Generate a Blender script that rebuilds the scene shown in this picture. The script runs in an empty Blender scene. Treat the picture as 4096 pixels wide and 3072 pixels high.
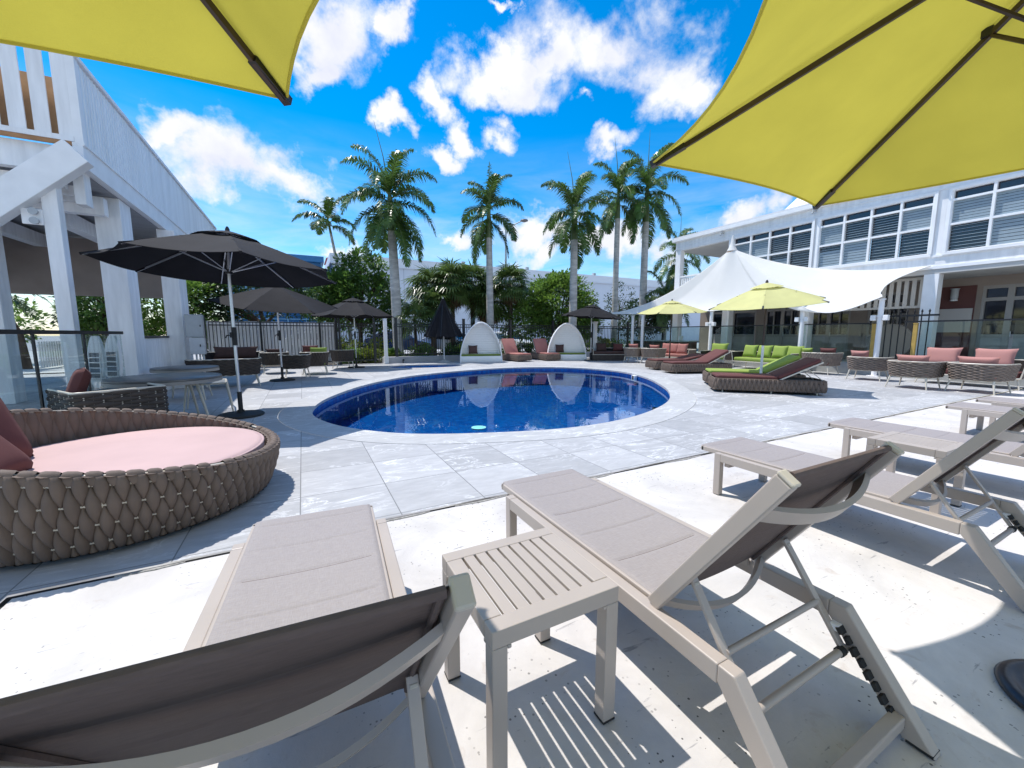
import bpy, bmesh, math, random
from math import sin, cos, pi, radians as R
from mathutils import Vector as V, Matrix as M
random.seed(7)
scn = bpy.context.scene
col = scn.collection
rnd = random.uniform

# ------------------------------------------------------------------ helpers
class MB:
    """collects shapes, built as ONE mesh object"""
    def __init__(s): s.v = []; s.f = []
    def add(s, vs, fs):
        n = len(s.v); s.v += [tuple(p) for p in vs]; s.f += [tuple(i + n for i in f) for f in fs]; return s
    def box(s, c, d, rot=None):
        x, y, z = d[0] / 2, d[1] / 2, d[2] / 2
        ps = [V((i * x, j * y, k * z)) for k in (-1, 1) for j in (-1, 1) for i in (-1, 1)]
        if rot is not None: ps = [rot @ p for p in ps]
        c = V(c)
        return s.add([p + c for p in ps], [(0, 2, 3, 1), (4, 5, 7, 6), (0, 1, 5, 4), (2, 6, 7, 3), (0, 4, 6, 2), (1, 3, 7, 5)])
    def rng(s, x0, x1, y0, y1, z0, z1):
        return s.box(((x0 + x1) / 2, (y0 + y1) / 2, (z0 + z1) / 2), (abs(x1 - x0), abs(y1 - y0), abs(z1 - z0)))
    def bar(s, p, q, w, h, up=(0, 0, 1)):
        p, q = V(p), V(q); d = (q - p); L = d.length; d.normalize(); up = V(up)
        if abs(d.dot(up)) > .98: up = V((0, 1, 0))
        x = d.cross(up).normalized(); z = x.cross(d)
        m = M((x, d, z)).transposed()
        return s.box((p + q) / 2, (w, L, h), m)
    def tube(s, pts, r, n=8, cap=True):
        pts = [V(p) for p in pts]; k = len(pts)
        rs = r if isinstance(r, (list, tuple)) else [r] * k
        vs = []; fs = []; ref = None
        for i, p in enumerate(pts):
            t = (pts[min(i + 1, k - 1)] - pts[max(i - 1, 0)]).normalized()
            if ref is None:
                ref = V((0, 0, 1)) if abs(t.z) < .9 else V((1, 0, 0))
            a = (ref - t * ref.dot(t)).normalized(); ref = a; b = t.cross(a)
            for j in range(n):
                q = 2 * pi * j / n; vs.append(p + (a * cos(q) + b * sin(q)) * rs[i])
        for i in range(k - 1):
            for j in range(n):
                fs.append((i * n + j, i * n + (j + 1) % n, (i + 1) * n + (j + 1) % n, (i + 1) * n + j))
        if cap:
            fs.append(tuple(range(n - 1, -1, -1))); fs.append(tuple((k - 1) * n + j for j in range(n)))
        return s.add(vs, fs)
    def lathe(s, prof, c=(0, 0, 0), n=20):
        vs = []; fs = []; k = len(prof)
        for r, z in prof:
            for j in range(n):
                q = 2 * pi * j / n; vs.append((c[0] + r * cos(q), c[1] + r * sin(q), c[2] + z))
        for i in range(k - 1):
            for j in range(n):
                fs.append((i * n + j, i * n + (j + 1) % n, (i + 1) * n + (j + 1) % n, (i + 1) * n + j))
        fs.append(tuple(range(n - 1, -1, -1))); fs.append(tuple((k - 1) * n + j for j in range(n)))
        return s.add(vs, fs)
    def grid(s, f, nu, nv, closed=False):
        vs = [f(i / nu, j / nv) for j in range(nv + 1) for i in range(nu + (0 if closed else 1))]
        w = nu if closed else nu + 1
        fs = [(j * w + i, j * w + (i + 1) % w, (j + 1) * w + (i + 1) % w, (j + 1) * w + i) for j in range(nv) for i in range(nu)]
        return s.add(vs, fs)
    def prism(s, poly, z0, z1):
        n = len(poly)
        vs = [(x, y, z0) for x, y in poly] + [(x, y, z1) for x, y in poly]
        fs = [tuple(range(n - 1, -1, -1)), tuple(range(n, 2 * n))] + [(i, (i + 1) % n, n + (i + 1) % n, n + i) for i in range(n)]
        return s.add(vs, fs)
    def build(s, name, mat, parent=None, smooth=False, bevel=0, solid=0, loc=None, rz=0, recalc=True):
        me = bpy.data.meshes.new(name); me.from_pydata(s.v, [], s.f)
        if recalc:
            b = bmesh.new(); b.from_mesh(me); bmesh.ops.recalc_face_normals(b, faces=b.faces); b.to_mesh(me); b.free()
        me.materials.append(mat)
        if smooth:
            for p in me.polygons: p.use_smooth = True
            if smooth != 'all' and hasattr(me, 'set_sharp_from_angle'): me.set_sharp_from_angle(angle=R(45))
        o = bpy.data.objects.new(name, me); col.objects.link(o)
        if parent is not None: o.parent = parent
        if loc is not None: o.location = loc
        o.rotation_euler.z = rz
        if bevel:
            m = o.modifiers.new('bevel', 'BEVEL'); m.width = bevel; m.segments = 2; m.limit_method = 'ANGLE'; m.angle_limit = R(50)
        if solid:
            m = o.modifiers.new('solid', 'SOLIDIFY'); m.thickness = solid; m.offset = 0
        return o

def tag(o, label=None, cat=None, group=None, kind=None):
    if label: o['label'] = label
    if cat: o['category'] = cat
    if group: o['group'] = group
    if kind: o['kind'] = kind
    return o
def thing(name, label, cat, loc=(0, 0, 0), rz=0, group=None):
    o = bpy.data.objects.new(name, None); col.objects.link(o)
    o.location = loc; o.rotation_euler.z = R(rz); o.empty_display_size = .1
    return tag(o, label, cat, group)
def dup(root, label, loc, rz=0, scale=1, group=None):
    r = root.copy(); col.objects.link(r); r.location = loc; r.rotation_euler.z = R(rz); r.scale = (scale,) * 3 if not isinstance(scale, tuple) else scale
    r['label'] = label
    if group: r['group'] = group
    for ch in list(root.children):
        c = ch.copy(); col.objects.link(c); c.parent = r
        for g in list(ch.children):
            d = g.copy(); col.objects.link(d); d.parent = c
    return r
def structure(name, mb, mat, **k): return tag(mb.build(name, mat, **k), kind='structure')

# ------------------------------------------------------------------ materials
def mat(name, c, rough=.6, metal=0, var=0, vs=8, bump=0, bs=60, spec=.5, trans=0, coat=0, obj=True, stretch=None):
    m = bpy.data.materials.new(name); m.use_nodes = True; nt = m.node_tree; N = nt.nodes; L = nt.links
    p = N['Principled BSDF']; p.inputs['Base Color'].default_value = (*c, 1); p.inputs['Roughness'].default_value = rough
    p.inputs['Metallic'].default_value = metal; p.inputs['Specular IOR Level'].default_value = spec; p.inputs['Coat Weight'].default_value = coat
    tc = N.new('ShaderNodeTexCoord'); co = tc.outputs['Object']
    if stretch:
        mp = N.new('ShaderNodeMapping'); mp.inputs['Scale'].default_value = stretch; L.new(co, mp.inputs[0]); co = mp.outputs[0]
    if var:
        n = N.new('ShaderNodeTexNoise'); n.inputs['Scale'].default_value = vs; n.inputs['Detail'].default_value = 6; L.new(co, n.inputs['Vector'])
        r = N.new('ShaderNodeValToRGB'); L.new(n.outputs['Fac'], r.inputs[0])
        r.color_ramp.elements[0].position = .3; r.color_ramp.elements[1].position = .7
        r.color_ramp.elements[0].color = (*[x * (1 - var) for x in c], 1); r.color_ramp.elements[1].color = (*[min(1, x * (1 + var)) for x in c], 1)
        L.new(r.outputs[0], p.inputs['Base Color'])
    if bump:
        n = N.new('ShaderNodeTexNoise'); n.inputs['Scale'].default_value = bs; n.inputs['Detail'].default_value = 4; L.new(co, n.inputs['Vector'])
        b = N.new('ShaderNodeBump'); b.inputs['Strength'].default_value = bump; b.inputs['Distance'].default_value = .01
        L.new(n.outputs['Fac'], b.inputs['Height']); L.new(b.outputs[0], p.inputs['Normal'])
    if trans:
        t = N.new('ShaderNodeBsdfTranslucent'); mx = N.new('ShaderNodeMixShader'); mx.inputs[0].default_value = trans
        src = p.inputs['Base Color'].links
        if src: L.new(src[0].from_socket, t.inputs['Color'])
        else: t.inputs['Color'].default_value = (*c, 1)
        L.new(p.outputs[0], mx.inputs[1]); L.new(t.outputs[0], mx.inputs[2]); L.new(mx.outputs[0], N['Material Output'].inputs[0])
    return m
def glass_mat(name, tint, ior=1.45):
    m = bpy.data.materials.new(name); m.use_nodes = True; nt = m.node_tree; N = nt.nodes; L = nt.links
    N.remove(N['Principled BSDF'])
    t = N.new('ShaderNodeBsdfTransparent'); t.inputs[0].default_value = (*tint, 1)
    g = N.new('ShaderNodeBsdfGlossy'); g.inputs['Roughness'].default_value = .02; g.inputs['Color'].default_value = (.9, .95, 1, 1)
    f = N.new('ShaderNodeFresnel'); ge = N.new('ShaderNodeNewGeometry'); mr = N.new('ShaderNodeMapRange'); mr.inputs['To Min'].default_value = ior; mr.inputs['To Max'].default_value = 1 / ior; L.new(ge.outputs['Backfacing'], mr.inputs['Value']); L.new(mr.outputs[0], f.inputs[0])
    mx = N.new('ShaderNodeMixShader'); L.new(f.outputs[0], mx.inputs[0]); L.new(t.outputs[0], mx.inputs[1]); L.new(g.outputs[0], mx.inputs[2])
    L.new(mx.outputs[0], N['Material Output'].inputs[0]); return m

TAUPE = mat('taupe_powder_coat', (.44, .378, .328), .42, var=.05, vs=3, bump=.03, bs=400)
CAP = mat('pale_end_cap', (.50, .45, .37), .4)
SLING = None
BLACKM = mat('black_metal', (.012, .012, .014), .4)
DARKRUB = mat('dark_rubber', (.02, .02, .02), .7, var=.3, vs=20)
ALU = mat('brushed_aluminium', (.62, .63, .66), .32, metal=.7, var=.06, vs=4)
YELLOW = mat('yellow_canvas', (.60, .53, .075), .85, var=.05, vs=5, bump=.15, bs=250, trans=.24, spec=.2)
YPALE = mat('pale_yellow_canvas', (.72, .69, .31), .85, var=.04, vs=5, bump=.1, bs=200, trans=.3, spec=.2)
WOODP = mat('brown_pole', (.040, .024, .017), .5, var=.3, vs=6)
BLACKC = mat('black_canvas', (.015, .014, .016), .85, var=.2, vs=4, bump=.2, bs=120, spec=.2)
ROPE = mat('taupe_rope', (.15, .110, .086), .8, var=.14, vs=9, bump=.25, bs=220)
ROPED = mat('dark_rope', (.058, .045, .037), .8, var=.2, vs=9, bump=.2, bs=160)
ROPEM = mat('grey_brown_rope', (.19, .15, .125), .75, var=.2, vs=12, bump=.2, bs=160)
SHELL = mat('shadow_lining', (.02, .016, .014), .9)  # near-black sheets behind the weaves, painting shade into the rope gaps
WFRAME = mat('pale_steel_rod', (.60, .55, .46), .35, var=.05)
PINK = mat('salmon_cushion', (.46, .215, .185), .85, var=.05, vs=3, bump=.32, bs=8)
PINKM = mat('pale_salmon_mattress', (.56, .385, .36), .85, var=.05, vs=2.5, bump=.3, bs=7)
PINK2 = mat('dusty_pink_pillow', (.38, .155, .13), .85, var=.06, vs=4, bump=.32, bs=8)
MAROON = mat('maroon_cushion', (.115, .036, .032), .85, var=.08, vs=4, bump=.32, bs=8)
BROWNC = mat('dark_brown_cushion', (.075, .04, .035), .9, var=.12, vs=5, bump=.12, bs=260)
GREEN = mat('lime_cushion', (.25, .335, .06), .85, var=.06, vs=4, bump=.32, bs=8)
OLIVE = mat('olive_cushion', (.16, .22, .04), .85, var=.08, vs=4)
WHITE = mat('white_paint', (.88, .875, .87), .5, var=.05, vs=3, bump=.05, bs=30)
WHITES = mat('weathered_white_boards', (.85, .845, .84), .6, var=.10, vs=2.5, bump=.08, bs=20, stretch=(3, 3, .4))
WICKW = mat('white_weave', (.88, .87, .85), .6, var=.025, vs=14, bump=.06, bs=90)
GREYBOX = mat('grey_enamel', (.42, .44, .45), .45, var=.08, vs=4)
BEIGE = mat('beige_render', (.31, .255, .22), .8, var=.08, vs=2, bump=.1, bs=40)
MAROONW = mat('maroon_wall', (.13, .05, .045), .8, var=.1, vs=2)
DGLASS = mat('dark_window_glass', (.012, .016, .028), .06, spec=.8)
BLIND = mat('pale_louvre', (.27, .34, .385), .6, var=.05)
CONCRETEK = mat('kerb_render', (.40, .40, .41), .85, var=.14, vs=2, bump=.2, bs=40)
TERR = mat('terrace_stone', (.36, .37, .36), .8, var=.14, vs=3, bump=.2, bs=30)
OCHRE = mat('ochre_timber', (.50, .33, .08), .6, var=.15, vs=6)
TIMBER = mat('bare_timber', (.42, .21, .09), .6, var=.2, vs=5)
SAIL = mat('white_sailcloth', (.86, .85, .82), .75, var=.03, vs=1.2, bump=.15, bs=5, trans=.3)
ASPH = mat('pale_asphalt', (.30, .30, .31), .9, var=.15, vs=.6, bump=.2, bs=30)
SOIL = mat('garden_soil', (.05, .04, .03), .95, var=.4, vs=3, bump=.5, bs=15)
GLASS = glass_mat('balustrade_glass', (.80, .87, .85), 1.35)
GLASSC = glass_mat('clear_glass', (.92, .965, .96), 1.35)
TABLETOP = mat('slate_table_top', (.13, .125, .12), .35, var=.2, vs=5)
PLANK = mat('soffit_planks', (.31, .31, .32), .7, var=.14, vs=2, bump=.1, bs=25, stretch=(.4, 5, 5))
FARWALL = mat('far_white_wall', (.66, .69, .76), .8, var=.03, vs=.3)
BLUEGL = mat('blue_curtain_glass', (.012, .09, .23), .15, var=.25, vs=.5, stretch=(.2, .2, 3))
REDROOF = mat('red_roof_tile', (.38, .07, .04), .8, var=.2, vs=3)
def leafmat(name, c, var=.5, rough=.45):
    m = mat(name, c, rough, var=var, vs=1.6, trans=.38, spec=.5); return m
LEAF = leafmat('glossy_dark_leaf', (.11, .20, .038))
LEAF2 = leafmat('bright_leaf', (.16, .27, .045))
LEAF3 = leafmat('deep_leaf', (.040, .080, .024))
PALM = leafmat('palm_frond', (.095, .175, .036), .5, .33)
PALM2 = leafmat('fan_palm_frond', (.105, .165, .042), .5, .33)
PALMDRY = leafmat('dry_frond', (.16, .10, .045), .4, .7)
HEDGE = leafmat('yellow_green_hedge', (.17, .22, .03), .4)
TRUNK = mat('ringed_palm_trunk', (.48, .455, .42), .85, var=.25, vs=3, bump=.4, bs=9, stretch=(1, 1, 3.5))
BARK = mat('brown_bark', (.09, .06, .04), .9, var=.3, vs=4, bump=.5, bs=20)
SHAFT = mat('green_crownshaft', (.13, .17, .06), .45, var=.2, vs=3)

def sling_mat():
    m = bpy.data.materials.new('sling_mesh_fabric'); m.use_nodes = True; nt = m.node_tree; N = nt.nodes; L = nt.links; p = N['Principled BSDF']
    tc = N.new('ShaderNodeTexCoord')
    def noise(sc, scale):
        mp = N.new('ShaderNodeMapping'); mp.inputs['Scale'].default_value = sc; L.new(tc.outputs['Object'], mp.inputs[0])
        n = N.new('ShaderNodeTexNoise'); n.inputs['Scale'].default_value = scale; n.inputs['Detail'].default_value = 3; L.new(mp.outputs[0], n.inputs['Vector']); return n.outputs['Fac']
    a = noise((60, 4, 4), 9); b = noise((6, 60, 60), 6)
    ad = N.new('ShaderNodeMath'); ad.operation = 'ADD'; L.new(a, ad.inputs[0]); L.new(b, ad.inputs[1])
    r = N.new('ShaderNodeValToRGB'); r.color_ramp.elements[0].position = .30; r.color_ramp.elements[1].position = .70
    r.color_ramp.elements[0].color = (.285, .25, .24, 1); r.color_ramp.elements[1].color = (.38, .34, .325, 1)
    h = N.new('ShaderNodeMath'); h.operation = 'MULTIPLY'; h.inputs[1].default_value = .5; L.new(ad.outputs[0], h.inputs[0])
    L.new(h.outputs[0], r.inputs[0]); L.new(r.outputs[0], p.inputs['Base Color']); p.inputs['Roughness'].default_value = .75
    bp = N.new('ShaderNodeBump'); bp.inputs['Strength'].default_value = .12; bp.inputs['Distance'].default_value = .004
    L.new(ad.outputs[0], bp.inputs['Height']); L.new(bp.outputs[0], p.inputs['Normal'])
    t = N.new('ShaderNodeBsdfTranslucent'); t.inputs[0].default_value = (.22, .17, .15, 1); mx = N.new('ShaderNodeMixShader'); mx.inputs[0].default_value = .03
    L.new(p.outputs[0], mx.inputs[1]); L.new(t.outputs[0], mx.inputs[2]); L.new(mx.outputs[0], N['Material Output'].inputs[0])
    return m
SLING = sling_mat()
BACKING = mat('brown_shaded_backing', (.115, .082, .072), .85, var=.12, vs=30, bump=.15, bs=300, stretch=(1, 4, 4))  # brown backing whose dark colour also carries the shade of the sling's rear

def deck_mat(name, size=.605, ox=-.08, oy=3.24, grid=True):
    m = bpy.data.materials.new(name); m.use_nodes = True; nt = m.node_tree; N = nt.nodes; L = nt.links; p = N['Principled BSDF']
    tc = N.new('ShaderNodeTexCoord')
    mp = N.new('ShaderNodeMapping'); mp.inputs['Location'].default_value = (-ox / size, -oy / size, 0); mp.inputs['Scale'].default_value = (1 / size, 1 / size, 1)
    L.new(tc.outputs['Object'], mp.inputs[0])
    fl = N.new('ShaderNodeVectorMath'); fl.operation = 'FLOOR'; L.new(mp.outputs[0], fl.inputs[0])
    wn = N.new('ShaderNodeTexWhiteNoise'); wn.noise_dimensions = '2D'; L.new(fl.outputs[0], wn.inputs['Vector'])
    # each tile takes its veins from another piece of the stone
    sc = N.new('ShaderNodeVectorMath'); sc.operation = 'SCALE'; sc.inputs['Scale'].default_value = 40; L.new(wn.outputs['Color'], sc.inputs[0])
    ad = N.new('ShaderNodeVectorMath'); ad.operation = 'ADD'; L.new(tc.outputs['Object'], ad.inputs[0])
    if grid: L.new(sc.outputs[0], ad.inputs[1])
    mp2 = N.new('ShaderNodeMapping'); mp2.inputs['Rotation'].default_value = (0, 0, R(35)); mp2.inputs['Scale'].default_value = (1, 2.6, 1); L.new(ad.outputs[0], mp2.inputs[0])
    n1 = N.new('ShaderNodeTexNoise'); n1.inputs['Scale'].default_value = 1.5; n1.inputs['Detail'].default_value = 9; n1.inputs['Roughness'].default_value = .62; n1.inputs['Distortion'].default_value = .8
    L.new(mp2.outputs[0], n1.inputs['Vector'])
    vein = N.new('ShaderNodeValToRGB'); e = vein.color_ramp.elements
    e[0].position = .40; e[0].color = (0, 0, 0, 1); e[1].position = .56; e[1].color = (0, 0, 0, 1)
    x = vein.color_ramp.elements.new(.475); x.color = (0, 0, 0, 1); x = vein.color_ramp.elements.new(.495); x.color = (1, 1, 1, 1); x = vein.color_ramp.elements.new(.51); x.color = (.12, .12, .12, 1)
    L.new(n1.outputs['Fac'], vein.inputs[0])
    n2 = N.new('ShaderNodeTexNoise'); n2.inputs['Scale'].default_value = 5; n2.inputs['Detail'].default_value = 10; n2.inputs['Roughness'].default_value = .7; L.new(mp2.outputs[0], n2.inputs['Vector'])
    base = N.new('ShaderNodeValToRGB'); e = base.color_ramp.elements
    e[0].position = .3; e[0].color = (.365, .363, .365, 1); e[1].position = .72; e[1].color = (.475, .472, .472, 1); L.new(n2.outputs['Fac'], base.inputs[0])
    tone = N.new('ShaderNodeMix'); tone.data_type = 'RGBA'; tone.blend_type = 'MULTIPLY'; tone.inputs['Factor'].default_value = 1
    tv = N.new('ShaderNodeMapRange'); tv.inputs['To Min'].default_value = .86; tv.inputs['To Max'].default_value = 1.1; L.new(wn.outputs['Value'], tv.inputs['Value'])
    L.new(base.outputs[0], tone.inputs['A'])
    if grid: L.new(tv.outputs[0], tone.inputs['B'])
    else: tone.inputs['B'].default_value = (1.08, 1.08, 1.06, 1)
    # veins come and go
    n3 = N.new('ShaderNodeTexNoise'); n3.inputs['Scale'].default_value = 1.1; L.new(ad.outputs[0], n3.inputs['Vector'])
    vm = N.new('ShaderNodeMapRange'); vm.inputs['From Min'].default_value = .40; vm.inputs['From Max'].default_value = .60; vm.inputs['To Max'].default_value = .95; L.new(n3.outputs['Fac'], vm.inputs['Value'])
    vmul = N.new('ShaderNodeMath'); vmul.operation = 'MULTIPLY'; L.new(vein.outputs[0], vmul.inputs[0]); L.new(vm.outputs[0], vmul.inputs[1])
    mv = N.new('ShaderNodeMix'); mv.data_type = 'RGBA'; L.new(vmul.outputs[0], mv.inputs['Factor']); L.new(tone.outputs['Result'], mv.inputs['A']); mv.inputs['B'].default_value = (.72, .72, .72, 1)
    last = mv.outputs['Result']
    if grid:
        fr = N.new('ShaderNodeVectorMath'); fr.operation = 'FRACTION'; L.new(mp.outputs[0], fr.inputs[0])
        sx = N.new('ShaderNodeSeparateXYZ'); L.new(fr.outputs[0], sx.inputs[0])
        def edge(o):
            a = N.new('ShaderNodeMath'); a.operation = 'SUBTRACT'; a.inputs[1].default_value = .5; L.new(o, a.inputs[0])
            b = N.new('ShaderNodeMath'); b.operation = 'ABSOLUTE'; L.new(a.outputs[0], b.inputs[0])
            c = N.new('ShaderNodeMath'); c.operation = 'GREATER_THAN'; c.inputs[1].default_value = .4935; L.new(b.outputs[0], c.inputs[0]); return c.outputs[0]
        mxm = N.new('ShaderNodeMath'); mxm.operation = 'MAXIMUM'; L.new(edge(sx.outputs['X']), mxm.inputs[0]); L.new(edge(sx.outputs['Y']), mxm.inputs[1])
        gm = N.new('ShaderNodeMix'); gm.data_type = 'RGBA'; L.new(mxm.outputs[0], gm.inputs['Factor']); L.new(last, gm.inputs['A']); gm.inputs['B'].default_value = (.20, .20, .20, 1); last = gm.outputs['Result']
    L.new(last, p.inputs['Base Color']); p.inputs['Roughness'].default_value = .62; p.inputs['Specular IOR Level'].default_value = .35
    bp = N.new('ShaderNodeBump'); bp.inputs['Strength'].default_value = .22; bp.inputs['Distance'].default_value = .006; L.new(n2.outputs['Fac'], bp.inputs['Height']); L.new(bp.outputs[0], p.inputs['Normal'])
    return m
DECK = deck_mat('veined_porcelain_tile'); COPING = deck_mat('coping_stone', grid=False)

def concrete_mat():
    m = bpy.data.materials.new('pitted_white_concrete'); m.use_nodes = True; nt = m.node_tree; N = nt.nodes; L = nt.links; p = N['Principled BSDF']
    tc = N.new('ShaderNodeTexCoord'); co = tc.outputs['Object']
    def nz(s, d=6, r=.6, dist=0):
        n = N.new('ShaderNodeTexNoise'); n.inputs['Scale'].default_value = s; n.inputs['Detail'].default_value = d; n.inputs['Roughness'].default_value = r; n.inputs['Distortion'].default_value = dist; L.new(co, n.inputs['Vector']); return n.outputs['Fac']
    def ramp(i, a, ca, b, cb):
        r = N.new('ShaderNodeValToRGB'); r.color_ramp.elements[0].position = a; r.color_ramp.elements[1].position = b
        r.color_ramp.elements[0].color = (*ca, 1); r.color_ramp.elements[1].color = (*cb, 1); L.new(i, r.inputs[0]); return r.outputs[0]
    base = ramp(nz(1.6, 9, .65, .6), .28, (.48, .452, .425), .64, (.68, .645, .61))
    blot = ramp(nz(5, 8, .7, 1.2), .60, (0, 0, 0), .70, (1, 1, 1))
    mx = N.new('ShaderNodeMix'); mx.data_type = 'RGBA'; L.new(blot, mx.inputs['Factor']); L.new(base, mx.inputs['A']); mx.inputs['B'].default_value = (.50, .44, .39, 1)
    vo = N.new('ShaderNodeTexVoronoi'); vo.inputs['Scale'].default_value = 42; vo.inputs['Randomness'].default_value = 1; L.new(co, vo.inputs['Vector'])
    th = N.new('ShaderNodeMath'); th.operation = 'MULTIPLY'; th.inputs[1].default_value = .235; L.new(vo.outputs['Color'], th.inputs[0])
    lt = N.new('ShaderNodeMath'); lt.operation = 'LESS_THAN'; L.new(vo.outputs['Distance'], lt.inputs[0]); L.new(th.outputs[0], lt.inputs[1])
    pm = ramp(nz(2.2, 4), .47, (0, 0, 0), .60, (1, 1, 1))
    ml = N.new('ShaderNodeMath'); ml.operation = 'MULTIPLY'; L.new(lt.outputs[0], ml.inputs[0]); L.new(pm, ml.inputs[1])
    mx2 = N.new('ShaderNodeMix'); mx2.data_type = 'RGBA'; L.new(ml.outputs[0], mx2.inputs['Factor']); L.new(mx.outputs['Result'], mx2.inputs['A']); mx2.inputs['B'].default_value = (.10, .095, .09, 1)
    st = ramp(nz(.9, 7, .7, 2), .60, (0, 0, 0), .74, (.6, .6, .6))
    mx3 = N.new('ShaderNodeMix'); mx3.data_type = 'RGBA'; L.new(st, mx3.inputs['Factor']); L.new(mx2.outputs['Result'], mx3.inputs['A']); mx3.inputs['B'].default_value = (.34, .30, .27, 1)
    L.new(mx3.outputs['Result'], p.inputs['Base Color']); p.inputs['Roughness'].default_value = .85
    # fine drag marks left by the float
    mp = N.new('ShaderNodeMapping'); mp.inputs['Rotation'].default_value = (0, 0, R(28)); mp.inputs['Scale'].default_value = (1.0, 7, 1); L.new(co, mp.inputs[0])
    ns = N.new('ShaderNodeTexNoise'); ns.inputs['Scale'].default_value = 4.2; ns.inputs['Detail'].default_value = 6; ns.inputs['Roughness'].default_value = .65; ns.inputs['Distortion'].default_value = .5; L.new(mp.outputs[0], ns.inputs['Vector'])
    sr = ramp(ns.outputs['Fac'], .635, (0, 0, 0), .69, (.8, .8, .8))
    mx4 = N.new('ShaderNodeMix'); mx4.data_type = 'RGBA'; L.new(sr, mx4.inputs['Factor']); L.new(mx3.outputs['Result'], mx4.inputs['A']); mx4.inputs['B'].default_value = (.27, .26, .26, 1); L.new(mx4.outputs['Result'], p.inputs['Base Color'])
    bp = N.new('ShaderNodeBump'); bp.inputs['Strength'].default_value = .35; bp.inputs['Distance'].default_value = .006; L.new(nz(28, 8, .7), bp.inputs['Height']); L.new(bp.outputs[0], p.inputs['Normal'])
    return m
CONC = concrete_mat()

def mosaic_mat():
    m = bpy.data.materials.new('blue_pool_mosaic'); m.use_nodes = True; nt = m.node_tree; N = nt.nodes; L = nt.links; p = N['Principled BSDF']
    tc = N.new('ShaderNodeTexCoord')
    vo = N.new('ShaderNodeTexVoronoi'); vo.distance = 'CHEBYCHEV'; vo.inputs['Scale'].default_value = 11; vo.inputs['Randomness'].default_value = 0; L.new(tc.outputs['Object'], vo.inputs['Vector'])
    r = N.new('ShaderNodeValToRGB'); L.new(vo.outputs['Color'], r.inputs[0])
    r.color_ramp.elements[0].color = (.002, .10, .40, 1); r.color_ramp.elements[1].color = (.004, .20, .58, 1); r.color_ramp.elements[0].position = .15; r.color_ramp.elements[1].position = .85
    lt = N.new('ShaderNodeMath'); lt.operation = 'GREATER_THAN'; lt.inputs[1].default_value = .47; L.new(vo.outputs['Distance'], lt.inputs[0])
    mx = N.new('ShaderNodeMix'); mx.data_type = 'RGBA'; L.new(lt.outputs[0], mx.inputs['Factor']); L.new(r.outputs[0], mx.inputs['A']); mx.inputs['B'].default_value = (.03, .12, .32, 1)
    L.new(mx.outputs['Result'], p.inputs['Base Color']); p.inputs['Roughness'].default_value = .25; return m
MOSAIC = mosaic_mat()
def water_mat():
    m = bpy.data.materials.new('pool_water'); m.use_nodes = True; nt = m.node_tree; N = nt.nodes; L = nt.links; N.remove(N['Principled BSDF'])
    tc = N.new('ShaderNodeTexCoord')
    n = N.new('ShaderNodeTexNoise'); n.inputs['Scale'].default_value = 2.6; n.inputs['Detail'].default_value = 3; n.inputs['Distortion'].default_value = .4; L.new(tc.outputs['Object'], n.inputs['Vector'])
    b = N.new('ShaderNodeBump'); b.inputs['Strength'].default_value = .055; b.inputs['Distance'].default_value = .03; L.new(n.outputs['Fac'], b.inputs['Height'])
    t = N.new('ShaderNodeBsdfTransparent'); t.inputs[0].default_value = (.62, .88, 1, 1)
    g = N.new('ShaderNodeBsdfGlossy'); g.inputs['Roughness'].default_value = .0; g.inputs['Color'].default_value = (.82, .93, 1, 1); L.new(b.outputs[0], g.inputs['Normal'])
    f = N.new('ShaderNodeFresnel'); f.inputs[0].default_value = 1.85; L.new(b.outputs[0], f.inputs['Normal'])
    mx = N.new('ShaderNodeMixShader'); L.new(f.outputs[0], mx.inputs[0]); L.new(t.outputs[0], mx.inputs[1]); L.new(g.outputs[0], mx.inputs[2])
    L.new(mx.outputs[0], N['Material Output'].inputs[0]); return m
WATER = water_mat()
# ------------------------------------------------------------------ ground, deck, pool
def smooth_loop(pts, n=6):
    out = []; k = len(pts)
    for i in range(k):
        p0, p1, p2, p3 = [V((*pts[(i + j - 1) % k], 0)) for j in range(4)]
        for s in range(n):
            t = s / n
            q = .5 * ((2 * p1) + (p2 - p0) * t + (2 * p0 - 5 * p1 + 4 * p2 - p3) * t * t + (3 * p1 - p0 - 3 * p2 + p3) * t ** 3)
            out.append((q.x, q.y))
    return out
def offset_loop(pts, d):
    out = []; k = len(pts)
    for i in range(k):
        a = V((*pts[i - 1], 0)); b = V((*pts[(i + 1) % k], 0)); t = (b - a).normalized()
        out.append((pts[i][0] + t.y * d, pts[i][1] - t.x * d))   # loop runs counter-clockwise: outwards
    return out
pool = smooth_loop([(1.05, 4.78), (1.95, 4.36), (2.95, 4.12), (3.95, 4.19), (4.95, 4.53), (5.95, 5.10), (6.9, 5.95), (7.65, 6.87), (8.4, 7.97), (8.98, 9.2), (9.14, 10.3), (8.8, 11.5), (7.95, 12.42), (6.6, 12.84), (5.2, 12.68), (4.0, 12.28), (2.8, 11.66), (1.9, 10.86), (1.13, 9.86), (.52, 8.7), (.17, 7.75), (.04, 6.9), (.12, 6.2), (.45, 5.44)])
spa = [(4.1 + 1.42 * cos(q) - .12 * sin(q), 15.02 + .86 * sin(q) - .1 * cos(q)) for q in [2 * pi * i / 48 for i in range(48)]]
deck_hole = offset_loop(pool, .43); spa_hole = offset_loop(spa, .25)
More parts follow.
